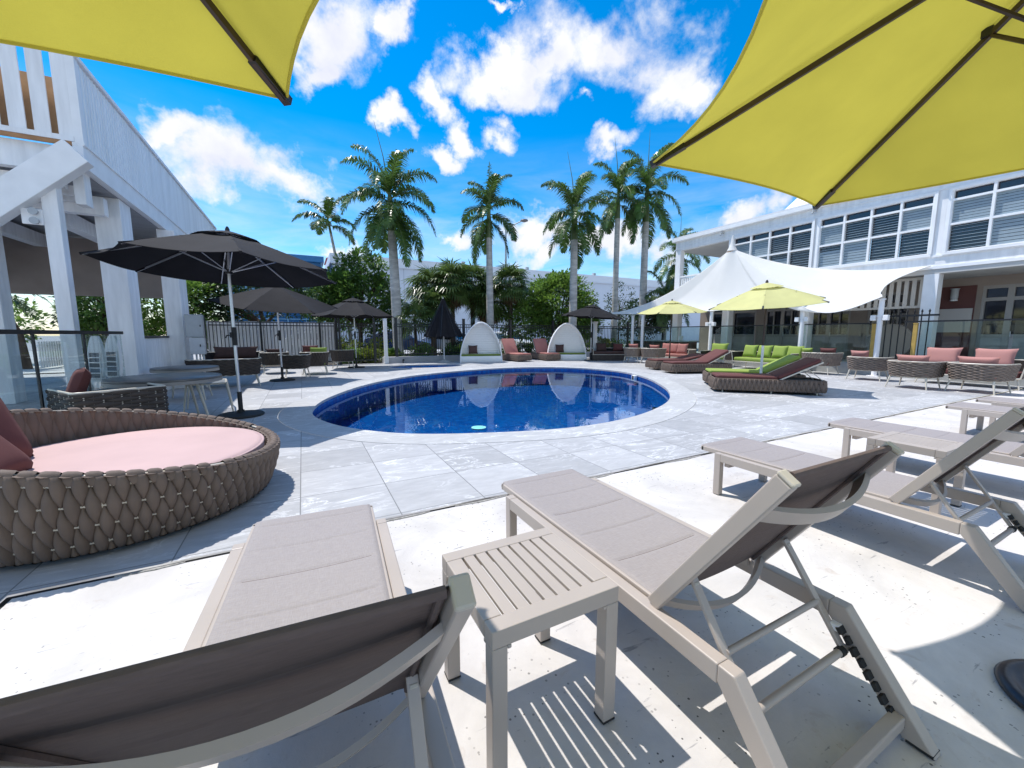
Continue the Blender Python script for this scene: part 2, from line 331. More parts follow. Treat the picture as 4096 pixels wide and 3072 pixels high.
def sheet(name, outer, holes, z, material):
    bm = bmesh.new()
    es = []
    for lp in [outer] + holes:
        vs = [bm.verts.new((x, y, z)) for x, y in lp]
        es += [bm.edges.new((vs[i], vs[(i + 1) % len(vs)])) for i in range(len(vs))]
    bmesh.ops.triangle_fill(bm, use_beauty=True, use_dissolve=False, edges=es)
    for f in bm.faces:
        if f.normal.z < 0: f.normal_flip()
    me = bpy.data.meshes.new(name); bm.to_mesh(me); bm.free(); me.materials.append(material)
    o = bpy.data.objects.new(name, me); col.objects.link(o); return tag(o, kind='structure')
sheet('deck', [(-14, -12), (-1.28, -12), (-1.28, 2.6), (14.9, 2.6), (14.9, 17.3), (-14, 17.3)], [deck_hole, spa_hole], 0, DECK)
g = MB()
X0, X1, Y0, Y1 = -13.9, 14.8, -11.9, 17.2
for r in ((-400, X0, -400, 400), (X1, 400, -400, 400), (X0, X1, -400, Y0), (X0, X1, Y1, 400)):
    g.add([(r[0], r[2], 0), (r[1], r[2], 0), (r[1], r[3], 0), (r[0], r[3], 0)], [(0, 1, 2, 3)])
structure('ground', g, ASPH, loc=(0, 0, -.05))
c = MB(); c.add([(-1.25, -12, 0), (26, -12, 0), (26, 2.565, 0), (-1.25, 2.565, 0)], [(0, 1, 2, 3)])
structure('concrete_slab', c, CONC, loc=(0, 0, -.004))
c = MB(); c.rng(-1.285, 26, 2.55, 2.606, -.05, -.012); c.rng(-1.285, -1.24, -12, 2.55, -.05, -.012)
structure('expansion_gap', c, mat('dark_gap', (.012, .012, .012), .9))
# a crumbling mortar edge along the slab
m_ = MB(); x = -.9
while x < 11:
    w = rnd(.15, .55)
    if random.random() < .55:
        n = 7; d = rnd(.008, .028)
        pts = [(x + w * i / n, 2.566 - d * sin(pi * i / n) * rnd(.5, 1)) for i in range(n + 1)]
        m_.prism(pts + [(x + w, 2.574), (x, 2.574)], -.02, .0005)
    x += w + rnd(.02, .3)
structure('slab_edge', m_, mat('crumbled_mortar', (.30, .285, .26), .95, var=.4, vs=40, bump=.6, bs=60))
def ring(name, inner, outer, z, material, drop):
    m = MB(); k = len(inner)
    vs = [(x, y, z) for x, y in inner] + [(x, y, z) for x, y in outer] + [(x, y, z - drop) for x, y in inner] + [(x, y, z - drop) for x, y in outer]
    fs = []
    for i in range(k):
        j = (i + 1) % k
        fs += [(i, j, k + j, k + i), (i, 2 * k + i, 2 * k + j, j), (k + i, k + j, 3 * k + j, 3 * k + i)]
    m.add(vs, fs); return structure(name, m, material)
ring('pool_coping', offset_loop(pool, -.03), offset_loop(deck_hole, -.006), .003, COPING, .045)
ring('spa_coping', offset_loop(spa, -.02), offset_loop(spa_hole, -.006), .003, COPING, .045)
def basin(name, lp, depth):
    m = MB(); k = len(lp); vs = [(x, y, -.02) for x, y in lp] + [(x, y, -depth) for x, y in lp]
    m.add(vs, [(i, k + i, k + (i + 1) % k, (i + 1) % k) for i in range(k)] + [tuple(k + i for i in range(k))])
    return structure(name, m, MOSAIC, recalc=False)
basin('pool_basin', pool, .62); basin('spa_basin', spa, .5)
# a bench step round the right end of the pool
st = MB(); ins = offset_loop(pool, -.35); k = len(pool); sel = list(range(34, 84)); n = len(sel)
vs = [(*pool[i], -.30) for i in sel] + [(*ins[i], -.30) for i in sel] + [(*ins[i], -.618) for i in sel]
st.add(vs, [(i, i + 1, n + i + 1, n + i) for i in range(n - 1)] + [(n + i, n + i + 1, 2 * n + i + 1, 2 * n + i) for i in range(n - 1)])
structure('pool_step', st, MOSAIC)
def water(name, lp, z):
    m = MB(); m.add([(x, y, z) for x, y in offset_loop(lp, .002)], [tuple(range(len(lp)))]); return structure(name, m, WATER, recalc=False)
water('pool_water', pool, -.11); water('spa_water', spa, -.10)
t = thing('pool_light', 'pale turquoise round disc in the water by the near pool edge', 'pool light', (2.14, 5.13, -.115))
MB().lathe([(.0, 0), (.085, 0), (.092, .008), (.085, .012), (0, .013)], n=28).build('lens', mat('pale_turquoise', (.25, .75, .68), .3), t, smooth=True)
MB().lathe([(.094, -.01), (.104, -.01), (.104, .010), (.094, .010)], n=28).build('rim', mat('turquoise_rim', (.35, .75, .68), .3), t, smooth=True)
t = thing('skimmer_box', 'small white skimmer mouth in the blue tile band at the right pool wall', 'skimmer', (8.86, 8.98, -.03), 62)
MB().rng(-.10, .10, -.02, .05, -.16, -.02).build('throat', DARKRUB, t)
MB().rng(-.14, -.10, -.03, .05, -.18, -.01).rng(.10, .14, -.03, .05, -.18, -.01).rng(-.1, .1, -.03, .05, -.02, -.01).build('frame', WHITE, t)
# ------------------------------------------------------------------ sling sun loungers (foreground)
def make_lounger(label, group, P1=(.493, .872)):
    t = thing('sling_lounger', label, 'sun lounger', group=group)
    B = lambda b: b - 1.2
    f = MB()
    for s in (-1, 1):
        x = s * .2875
        f.rng(x - .0225, x + .0225, B(.612), B(1.842), .255, .315)
    f.rng(-.265, .265, B(1.80), B(1.838), .215, .258)          # front apron between the legs
    f.rng(-.265, .265, B(.395), B(.43), .035, .075)            # foot bar between the rear legs
    f.build('frame', TAUPE, t, bevel=.004)
    for s in (-1, 1):
        x = s * .2875
        l = MB(); a = (.0225, .0)
        l.add([(x + i * .0225, B(y), z) for i in (-1, 1) for y, z in ((1.842, .3155), (1.892, .3155), (1.888, .0), (1.838, .0))], [(0, 1, 2, 3), (4, 7, 6, 5), (0, 4, 5, 1), (1, 5, 6, 2), (2, 6, 7, 3), (3, 7, 4, 0)])
        l.build('leg', TAUPE, t, bevel=.004)
        l = MB()
        l.add([(x + i * .0225, B(y), z) for i in (-1, 1) for y, z in ((.612, .3145), (.565, .3145), (.325, .0), (.395, .0), (.612, .265))],
              [(0, 1, 2, 3, 4), (9, 8, 7, 6, 5), (0, 5, 6, 1), (1, 6, 7, 2), (2, 7, 8, 3), (3, 8, 9, 4), (4, 9, 5, 0)])
        lg = l.build('leg', TAUPE, t, bevel=.004)
        rk = MB(); xi = s * (.2875 - .0225 - .006)
        for i in range(9):
            q = .12 + i * .085; y = .60 - q * .235; z = .285 - q * .285
            rk.bar((xi, B(y), z), (xi, B(y - .012), z - .0155 - .003), .012, .03 if i % 2 else .042, up=(1, 0, 0))
        rk.build('notch_rack', DARKRUB, lg)
        MB().box((s * .255, B(.583), .243), (.028, .03, .022)).build('stopper', WHITE, lg, bevel=.003)
        MB().box((x, B(.36), .004), (.047, .06, .008)).build('foot_pad', DARKRUB, lg)
    sf = MB()
    for s in (-1, 1): sf.rng(s * .262, s * .286 - s * .001, B(.90), B(2.045), .300, .334) if False else sf.rng(min(s * .245, s * .262), max(s * .245, s * .262), B(.88), B(2.04), .292, .326)
    sf.rng(-.262, .262, B(2.02), B(2.045), .292, .326)
    sf.build('seat_rail', TAUPE, t, bevel=.004)
    def seatf(u, v):
        x = -.262 + u * .524; b = .885 + v * 1.165
        sag = -.010 * (1 - (2 * u - 1) ** 2) * min(1, (1 - v) * 8)
        d = min(abs(b - q) for q in (1.10, 1.32, 1.54, 1.76, 1.98)); sag += .0048 * (min(1, d / .012)) if abs(x) < .225 else .003
        edge = -.022 if (u in (0, 1) or v in (1,)) else 0
        return (x, B(b), .331 + sag + edge)
    MB().grid(seatf, 34, 190).build('sling_seat', SLING, t, smooth='all')
    # backrest: hinge at b .87, z .318, top at b .495, z .872
    P0 = V((0, B(.868), .318)); P1 = V((0, B(P1[0]), P1[1])); D = (P1 - P0); Lb = D.length; D.normalize(); Nn = V((0, D.z, -D.y))   # towards the sitter
    for s in (-1, 1):
        o = V((s * .272, 0, 0)); bf = MB().bar(P0 + o, P1 + o - D * .012, .03, .046, up=Nn); brest = bf.build('backrest_rail', TAUPE, t, bevel=.004)
        m = MB(); m.bar(P1 + o - D * .012, P1 + o, .032, .048, up=Nn); m.build('end_cap', CAP, brest, bevel=.005)
    for q, w, bow in ((.80, .05, .055), (.05, .035, .075)):
        m = MB(); n = 16; prev = None
        vs = []; fs = []
        for i in range(n + 1):
            x = -.257 + .514 * i / n; bw = bow * (1 - (2 * i / n - 1) ** 2) + .004
            c0 = P0 + D * (Lb * q) - Nn * bw + V((x, 0, 0))
            for e, h in ((-.5, 0), (.5, 0), (.5, -.016), (-.5, -.016)): vs.append(c0 + D * (w * e) + Nn * h)
        for i in range(n):
            for j in range(4): fs.append((i * 4 + j, i * 4 + (j + 1) % 4, i * 4 + 4 + (j + 1) % 4, i * 4 + 4 + j))
        fs += [(0, 1, 2, 3), (n * 4 + 3, n * 4 + 2, n * 4 + 1, n * 4)]
        m.add(vs, fs).build('cross_bar', TAUPE, t, smooth=True)
    def backf(u, v):
        x = -.258 + u * .516; l = .02 + v * (Lb - .03)
        d = min(abs(l - q) for q in (.16, .34, .52)); dd = .0045 * min(1, d / .012) if abs(x) < .225 else .002
        p = P0 + D * l + Nn * (.012 - .010 * (1 - (2 * u - 1) ** 2) + dd) ; return (x, p.y, p.z)
    MB().grid(backf, 30, 60).build('sling_backrest', SLING, t, smooth='all')
    def backb(u, v): p = backf(u, v); return V(p) - Nn * .004
    MB().grid(backb, 30, 60).build('shaded_backing', BACKING, t, smooth='all')
    MB().grid(lambda u, v: V(seatf(u, v)) - V((0, 0, .004)), 12, 40).build('shaded_seat_backing', BACKING, t, smooth='all')
    hem = MB()
    for s in (-1, 1):
        hem.tube([P0 + D * .02 + Nn * .004 + V((s * .244, 0, 0)), P1 - D * .01 + Nn * .004 + V((s * .244, 0, 0))], .0065, 6)
    hem.tube([P1 - D * .008 + Nn * .006 + V((s * .25, 0, 0)) for s in (-1, -.5, 0, .5, 1)], .009, 8)
    hem.build('hem', BACKING, t, smooth=True)
    s1 = V((0, B(.742), .452)); s2 = V((0, B(.552), .185))
    for s in (-1, 1):
        o = V((s * .243, 0, 0)); m = MB().bar(s1 + o + (s1 - s2) * .06, s2 + o - (s1 - s2) * .04, .012, .026, up=(1, 0, 0)); st_ = m.build('strut', TAUPE, t, bevel=.002)
        MB().tube([s1 + V((s * .236, 0, 0)), s1 + V((s * .252, 0, 0))], .008, 10).build('rivet', CAP, st_)
    for q, rr in ((.56, .010), (1.0, .012)):
        c0 = s1.lerp(s2, q); MB().tube([c0 + V((-.262 if q == 1 else -.24, 0, 0)), c0 + V((.262 if q == 1 else .24, 0, 0))], rr, 10).build('cross_tube', TAUPE, t, smooth=True)
    for s in (-1, 1):
        MB().tube([s2 + V((s * .238, 0, 0)), s2 + V((s * .215, 0, 0))], .0155, 10).build('roller', CAP if s < 0 else DARKRUB, t)
    return t
LG = 'taupe sling loungers in a row on the pale concrete'
L2 = make_lounger('taupe sling lounger right of the slatted side table in front, its whole frame in view', LG)
L2.location = (1.255, 1.2, 0)
L1 = make_lounger('nearest taupe sling lounger, its dark backrest filling the lower left corner', LG, (.452, .846)); L1.location = (-.045, 1.255, 0); L1.rotation_euler.z = R(-3.7)
dup(L2, 'taupe sling lounger whose foot end shows behind the raised back of the front lounger', (3.015, 1.2, 0), 0)
dup(L2, 'taupe sling lounger just behind the farther slatted side table', (4.84, 1.16, 0), 0)
dup(L2, 'taupe sling lounger with only its foot end in view at the right edge', (7.25, 1.0, 0), 0)
dup(L2, 'farthest taupe sling lounger, a sliver of its foot end at the right edge', (8.30, 1.0, 0), 0)

def make_table(label, group):
    t = thing('side_table', label, 'side table', group=group)
    w, d, h = .21, .207, .45
    m = MB(); e = .052
    m.rng(-w, w, d - e, d, h - .05, h); m.rng(-w, w, -d, -d + e, h - .05, h)
    m.rng(-w, -w + e, -d + e + .0004, d - e - .0004, h - .05, h); m.rng(w - e, w, -d + e + .0004, d - e - .0004, h - .05, h)
    # rounded inner corners under the top
    m.build('top_frame', TAUPE, t, bevel=.003)
    n = 7; gap = .0085; span = 2 * (w - e); sw = (span - gap * (n + 1)) / n
    sl = MB()
    for i in range(n):
        x = -w + e + gap + i * (sw + gap); sl.rng(x, x + sw, -d + e - .002, d - e + .002, h - .014, h - .002)
    sl.build('slat_panel', TAUPE, t, bevel=.0015)
    for sx in (-1, 1):
        for sy in (-1, 1):
            l = MB(); x0 = sx * w; y0 = sy * d
            l.rng(min(x0, x0 - sx * .045), max(x0, x0 - sx * .045), min(y0, y0 - sy * .045), max(y0, y0 - sy * .045), .006, h - .0505)
            for (ax, ay) in ((1, 0), (0, 1)):
                px = x0 - sx * .045; py = y0 - sy * .045
                if ax: l.prism([(px, y0), (px - sx * .012, y0), (px - sx * .012, py), (px, py)], h - .062, h - .0505)
                else: l.prism([(x0, py), (x0, py - sy * .012), (px, py - sy * .012), (px, py)], h - .062, h - .0505)
            lg = l.build('leg', TAUPE, t, bevel=.003)
            MB().box((x0 - sx * .0225, y0 - sy * .0225, .003), (.046, .046, .006)).build('foot_pad', DARKRUB, lg)
    return t
T1 = make_table('taupe slatted side table between the two nearest loungers', 'slatted side tables between the loungers')
T1.location = (.592, 1.05, 0)
dup(T1, 'farther taupe slatted side table, partly behind a raised lounger back', (3.84, 1.13, 0), 0)

# ------------------------------------------------------------------ umbrellas
def umbrella(name, label, group, loc, n, Rr, ze, dz, canopy, polem, ribm, rot=0, tilt=(0, 0), concave=.12, vent=True, base=True, crank=True, pole_r=.021, basem=DARKRUB, lower=None, strut=True, jr=.50, foot=None, mul=None, ridge=.0, pole_z0=.06):
    t = thing(name, label, 'umbrella', loc, 0, group)
    T = M.Rotation(R(tilt[0]), 3, 'X') @ M.Rotation(R(tilt[1]), 3, 'Y'); piv = V((0, 0, ze))
    def tl(p): return T @ (V(p) - piv) + piv
    def rib(q, r):
        k = Rr * (mul[round((q - R(rot)) / (2 * pi / n)) % n] if mul else 1); return V((k * r * cos(q), k * r * sin(q), ze + dz * (1 - r ** 1.12)))
    ang = [R(rot) + 2 * pi * i / n for i in range(n)]
    m = MB(); r0 = .22 if vent else .02; ns, nr = 12, 14
    for i in range(n):
        a, b = ang[i], ang[i] + 2 * pi / n
        def f(u, v):
            r = r0 + (1 - r0) * v; p = rib(a, r).lerp(rib(b, r), u); k = 4 * u * (1 - u)
            cxy = 1 - concave * k * (v ** 1.5); p.x *= cxy; p.y *= cxy
            p.z -= (.035 * k * r * (1 - concave)) ; return tl(p)
        m.grid(f, ns, nr)
    m.build('canopy', canopy, t, smooth='all')
    cnp = t.children[-1] if t.children else None
    if vent:
        m = MB()
        for i in range(n):
            a, b = ang[i], ang[i] + 2 * pi / n
            def f(u, v):
                r = .02 + .27 * v; p = rib(a, r).lerp(rib(b, r), u); k = 4 * u * (1 - u); p.z += .03 + .012 * k * v * (1 if (int(u * 12) % 3) else .4); return tl(p)
            m.grid(f, 10, 4)
        m.build('vent_cap', canopy, t, smooth='all')
    hem = MB()
    for i in range(n):
        a, b = ang[i], ang[i] + 2 * pi / n; pts = []
        for j in range(13):
            u = j / 12; p = rib(a, 1).lerp(rib(b, 1), u); k = 4 * u * (1 - u); p.x *= 1 - concave * k; p.y *= 1 - concave * k; p.z -= .035 * k * (1 - concave); pts.append(tl(p))
        hem.tube(pts, .005, 5)
    hem.build('hem', canopy, t, smooth=True)
    for a in ang:
        rb = MB().bar(tl(rib(a, .03) - V((0, 0, .016))), tl(rib(a, .99) - V((0, 0, .012))), .013, .02).build('rib', ribm, t)
        MB().bar(tl(rib(a, .90) - V((0, 0, .014))), tl(rib(a, 1.005) - V((0, 0, .004))), .026, .026).build('rib_pocket', BLACKM if canopy is not BLACKC else BLACKC, rb)
        if strut:
            hub = tl(V((.035 * cos(a), .035 * sin(a), ze - .02))); jn = tl(rib(a, jr) - V((0, 0, .022)))
            MB().tube([hub, jn], .007, 6).build('strut', ribm, t, smooth=True)
            MB().box(jn + V((0, 0, .004)), (.03, .03, .03)).build('strut_joint', BLACKM, t.children[-1] if False else rb)
    top = tl(V((0, 0, ze + dz)))
    hubz = tl(V((0, 0, ze - .02)))
    MB().tube([hubz - V((0, 0, .03)), hubz + V((0, 0, .03))], .045, 12).build('hub', ribm if canopy is not BLACKC else BLACKM, t, smooth=True)
    bend = tl(V((0, 0, ze - .12)))
    zb = pole_z0; fx, fy = foot or (0, 0)
    if lower:
        MB().tube([(0, 0, lower[0]), bend, top], pole_r, 12).build('pole', polem, t, smooth=True)
        MB().tube([(0, 0, zb), (0, 0, lower[0] + .002)], pole_r * 1.25, 12).build('lower_pole', lower[1], t, smooth=True)
    else:
        MB().tube([(fx, fy, zb), bend, top], pole_r, 12).build('pole', polem, t, smooth=True)
    fin = MB(); fin.tube([top + V((0, 0, .0)), top + V((0, 0, .05)), top + V((0, 0, .085))], [.03, .028, .012], 10); fin.build('finial', BLACKM if canopy is BLACKC else ribm, t, smooth=True)
    if crank:
        m = MB().box((0, -.005, 1.17), (.055, .075, .26)).box((-.035, -.05, 1.19), (.03, .05, .075)); cb = m.build('crank_box', DARKRUB, t, bevel=.008)
        MB().tube([(-.04, -.07, 1.19), (-.085, -.085, 1.18), (-.09, -.12, 1.15)], .009, 6).build('crank_handle', DARKRUB, cb)
    if foot:
        pr = [(0, 0), (.205, 0), (.21, .012), (.20, .024), (.17, .028), (.165, .022), (.13, .026), (.125, .032), (.09, .034), (.085, .029), (.06, .034), (.05, .05), (.035, .055), (.034, .16), (.028, .165), (0, .165)]
        MB().lathe(pr, (fx, fy, 0), 44).build('base', mat('cast_iron_base', (.014, .014, .018), .32, var=.5, vs=14), t, smooth='all')
    if base:
        MB().lathe([(0, 0), (.29, 0), (.30, .015), (.285, .035), (.10, .05), (.05, .06), (.045, .09), (0, .09)], n=36).build('base', basem, t, smooth=True)
        MB().tube([(0, 0, .08), (0, 0, .36)], .031, 12).build('base_sleeve', basem if basem is not DARKRUB else BLACKM, t, smooth=True)
    return t
YG = 'yellow umbrellas over the nearest loungers'
umbrella('yellow_umbrella', 'yellow canvas umbrella overhanging the upper left corner', YG, (-.815, .577, 0), 6, 1.28, 1.95, .5, YELLOW, WOODP, WOODP, rot=50.5, concave=.11, crank=False, base=False, pole_z0=0, jr=.36, foot=(0, 0))
umbrella('yellow_umbrella', 'yellow canvas umbrella overhanging the upper right corner', YG, (2.06, .235, 0), 6, 1.31, 1.95, .52, YELLOW, WOODP, WOODP, rot=59.4, concave=.10, mul=(1, 1, 1.18, 1.08, 1, .76), crank=False, base=False, pole_z0=0, jr=.345, foot=(.10, -.09))
YG2 = 'small yellow umbrellas across the pool'
umbrella('yellow_umbrella', 'pale yellow umbrella planted between the green and brown wicker loungers', YG2, (9.0, 5.3, 0), 6, 1.2, 1.86, .42, YPALE, WOODP, WOODP, rot=28, tilt=(2, -8), concave=.07, crank=False, lower=(.95, WHITE), base=False, pole_z0=0)
umbrella('yellow_umbrella', 'pale yellow umbrella over the salmon cushioned sofa beyond the pool', YG2, (12.3, 10.7, 0), 6, 1.25, 2.0, .42, YPALE, WOODP, WOODP, rot=20, tilt=(2, -3), concave=.07, crank=False)
BG = 'black umbrellas on aluminium poles round the deck'
umbrella('black_umbrella', 'largest black umbrella, standing by the round slate table', BG, (-.87, 7.03, 0), 8, 1.45, 2.10, .52, BLACKC, ALU, ALU, rot=12, tilt=(-2, 2), concave=.035)
umbrella('black_umbrella', 'black umbrella tipped towards the pool, pole beside the dark wicker chairs', BG, (-.52, 11.97, 0), 6, 1.42, 1.96, .46, BLACKC, ALU, ALU, rot=5, tilt=(11, 3), concave=.05, vent=False)
umbrella('black_umbrella', 'grey-black umbrella with a ruffled top in front of the big leafy tree', BG, (1.68, 15.44, 0), 8, 1.44, 1.84, .62, BLACKC, ALU, ALU, rot=8, concave=.02)
umbrella('black_umbrella', 'black umbrella right of the second white pod', BG, (11.75, 14.7, 0), 8, 1.40, 1.98, .52, BLACKC, ALU, ALU, rot=3, tilt=(3, 3), concave=.03)
# the half-closed one
t = thing('folded_umbrella', 'half-closed black umbrella hanging in a cone left of the white pod', 'umbrella', (5.42, 17.0 - .2, 0), 0, BG)
def fold(u, v):
    q = 2 * pi * u; k = abs(sin(q * 4)); r = .05 + .82 * (v ** 1.15) * (.80 + .20 * k); return (r * cos(q), r * sin(q) * .8, 2.66 - 1.6 * v + .05 * k * v)
MB().grid(fold, 96, 14, closed=True).build('canopy', BLACKC, t, smooth='all')
MB().lathe([(.05, 0), (.12, -.14), (.17, -.42), (.155, -.42), (.05, -.05)], (0, 0, 2.70), 24).build('vent_cap', BLACKC, t, smooth=True)
for i in range(8):
    q = 2 * pi * (i + .5) / 8
    MB().tube([(.06 * cos(q), .05 * sin(q), 2.62), (.87 * cos(q), .70 * sin(q), 1.10)], .012, 6).build('rib', BLACKM, t)
MB().tube([(0, 0, .05), (0, 0, 2.70)], .022, 10).build('pole', WHITE, t, smooth=True)
MB().lathe([(.0, 2.70), (.03, 2.70), (.02, 2.78), (0, 2.79)]).build('finial', CAP, t, smooth=True)
MB().lathe([(0, 0), (.30, 0), (.29, .04), (.1, .07), (.05, .12), (0, .12)], n=32).build('base', mat('grey_cast_base', (.42, .42, .41), .7, var=.1, vs=6), t, smooth=True)
# ------------------------------------------------------------------ woven furniture
def weave(mb, f, nu, nv, h, vertical=True, seg=6, du=1.0, lap=1.0, u0=0, u1=1, top_wrap=False):
    """staggered pointed rope loops over f(u, v) -> (point, normal)"""
    rows = range(-1, nv + 1)
    for j in rows:
        for i in range(nu):
            uc = (i + (.5 if j % 2 else 0) + .25) / nu
            vc = (j + .5) / nv; L = lap / nv; W = .5 * du / nu
            vs = []; ok = True
            for s in range(seg + 1):
                t = s / seg; w = W * (sin(pi * min(max(t, .015), .985)) ** .62); v = vc + (2 * t - 1) * L
                v = min(max(v, 0), 1)
                for k, e in ((-1, 0), (-.55, .8), (0, 1), (.55, .8), (1, 0)):
                    u = uc + k * w
                    uu, vv = (u, v) if vertical else (u, v)
                    p, nrm = f(min(max(uu, 0), 1) if u1 != 'wrap' else uu % 1.0, vv)
                    vs.append(p + nrm * (h * e * (.35 + .65 * sin(pi * t))))
            if vs[0] == vs[-1]: continue
            if (V(vs[2]) - V(vs[seg * 5 + 2])).length < 1e-4: continue
            fs = [(s * 5 + k, s * 5 + k + 1, s * 5 + 5 + k + 1, s * 5 + 5 + k) for s in range(seg) for k in range(4)]
            mb.add(vs, fs)
def weave_h(mb, f, nu, nv, h, seg=6, du=1.0):
    """the same with the loops lying level"""
    def g(a, b): return f(b, a)
    weave(mb, g, nv, nu, h, seg=seg, du=du)
def pillow_mesh(w, h, d, n=12, pinch=.10):
    m = MB()
    for s in (-1, 1):
        def f(u, v):
            x = 2 * u - 1; y = 2 * v - 1
            e = max(0, (1 - x ** 4)) ** .5 * max(0, (1 - y ** 4)) ** .5
            k = 1 - pinch * (1 - x * x) * (abs(y) ** 3) ; kk = 1 - pinch * (1 - y * y) * (abs(x) ** 3)
            return (x * w / 2 * kk, s * d / 2 * e, y * h / 2 * k)
        m.grid(f, n, n)
    return m
def pillow(label, loc, w, h, d, material, rx=0, ry=0, rz=0, group=None):
    o = pillow_mesh(w, h, d).build('pillow', material, smooth='all'); o.location = loc; o.rotation_euler = (R(rx), R(ry), R(rz)); return tag(o, label, 'pillow', group)
def rbox(x0, x1, y0, y1, z0, z1, r=.03):
    """a padded block with rounded plan corners and soft edges"""
    m = MB(); pts = []
    for cx, cy, q0 in ((x1 - r, y1 - r, 0), (x0 + r, y1 - r, 90), (x0 + r, y0 + r, 180), (x1 - r, y0 + r, 270)):
        for k in range(5): q = R(q0 + 22.5 * k); pts.append((cx, cy, cos(q), sin(q)))
    e = min(.022, (z1 - z0) / 3); lv = [(z0, r - e), (z0 + e, r), (z1 - e, r), (z1 - e * .3, r - e * .4), (z1, r - e)]
    n = len(pts); vs = [(p[0] + p[2] * rr, p[1] + p[3] * rr, z) for z, rr in lv for p in pts]
    fs = [(i * n + j, i * n + (j + 1) % n, (i + 1) * n + (j + 1) % n, (i + 1) * n + j) for i in range(len(lv) - 1) for j in range(n)]
    fs += [tuple(range(n - 1, -1, -1)), tuple((len(lv) - 1) * n + j for j in range(n))]
    return m.add(vs, fs)

# round daybed in the left foreground
t = thing('round_daybed', 'big round taupe rope daybed with a salmon mattress in the left foreground', 'daybed', (-1.15, 3.67, 0))
RD = .90
def rimz(x): return .345 + .175 * max(0, (.9 - x)) ** 1.06
def dayf(u, v):
    q = 2 * pi * u; z0 = .035; zt = rimz(RD * cos(q)); z = z0 + (zt - z0) * v
    r = RD * (.90 + .10 * sin(min(1, z / .36) * pi / 2)) + .015 * (z - .35) * 2
    return V((r * cos(q), r * sin(q), z)), V((cos(q), sin(q), 0))
m = MB(); weave(m, dayf, 74, 4, .046, lap=.97, u1='wrap', du=.95, seg=8)
m.build('rope_weave', ROPE, t, smooth='all')
# ropes turned over the rim, and the inner face of the weave
m = MB()
for i in range(74):
    q = 2 * pi * (i + .5) / 74; p, nr = dayf(q / (2 * pi) % 1, 1); tg = V((-sin(q), cos(q), 0)); hw = 2 * pi * RD / 74 * .46
    if i % 19 == 7: continue
    if i % 3 == 0: hw *= .86
    vs = []
    prof = [(.030, -.05, .55), (.034, -.02, .9), (.026, .012, 1), (0, .022, 1), (-.026, .012, 1), (-.034, -.02, .9), (-.030, -.07, .6)]
    for o, z, w in prof:
        for k in (-1, -.5, .5, 1):
            pk, nk = dayf((q + hw * k * w / RD) / (2 * pi) % 1, 1); vs.append(pk + nk * (o * (1 if abs(k) == .5 else .82)) + V((0, 0, z - (.006 if abs(k) == 1 else 0))))
    m.add(vs, [(a * 4 + b, a * 4 + b + 1, a * 4 + 5 + b, a * 4 + 4 + b) for a in range(6) for b in range(3)])
def dayin(u, v):
    p, n = dayf(u, v); return p - n * .030, -n
weave(m, dayin, 74, 4, .022, lap=1.02, u1='wrap', du=1.02)
m.build('rim_rope', ROPE, t, smooth='all')
m = MB(); m.grid(lambda u, v: dayf(u % 1, v * .97)[0] - dayf(u % 1, v)[1] * .012, 72, 6, closed=True); m.build('shade_lining', SHELL, t, smooth='all')  # dark sheet that gives the weave gaps their shade
m = MB()
for v in (.125, .375, .625, .875, .985):
    m.tube([dayf(i / 72 % 1, v)[0] + dayf(i / 72 % 1, v)[1] * (.004 if v > .9 else .009) for i in range(73)], .010 if v > .9 else .0075, 6, cap=False)
for i in range(12):
    q = i / 12 + .03; m.tube([dayf(q % 1, v)[0] + dayf(q % 1, v)[1] * .006 for v in (0, .3, .6, .985)], .010, 6)
m.tube([(RD * .9 * cos(2 * pi * i / 48), RD * .9 * sin(2 * pi * i / 48), .045) for i in range(49)], .014, 6, cap=False)
m.build('hoop_frame', WFRAME, t, smooth=True)
mt = MB(); prof = [(.0, .20), (.80, .20), (.825, .23), (.83, .34), (.815, .368), (.78, .380), (.4, .387), (0, .389)]
mt.lathe(prof, n=72); mt.build('mattress', PINKM, t, smooth='all')
MB().lathe([(.826, .355), (.834, .361), (.827, .367)], n=72).build('piping', PINKM, t.children[-1], smooth='all')
for i in range(6):
    q = 2 * pi * i / 6; MB().tube([(.70 * cos(q), .70 * sin(q), 0), (.70 * cos(q), .70 * sin(q), .05)], .02, 8).build('foot', DARKRUB, t)
PG = 'maroon pillows on the round daybed'
pillow('large maroon pillow leaning at the back of the round daybed', (-1.83, 3.58, .615), .58, .55, .20, MAROON, rx=-22, rz=72, group=PG)
pillow('smaller brick-red pillow lowest at the left edge of the round daybed', (-1.66, 3.27, .53), .46, .42, .18, MAROON, rx=-38, rz=84, group=PG)

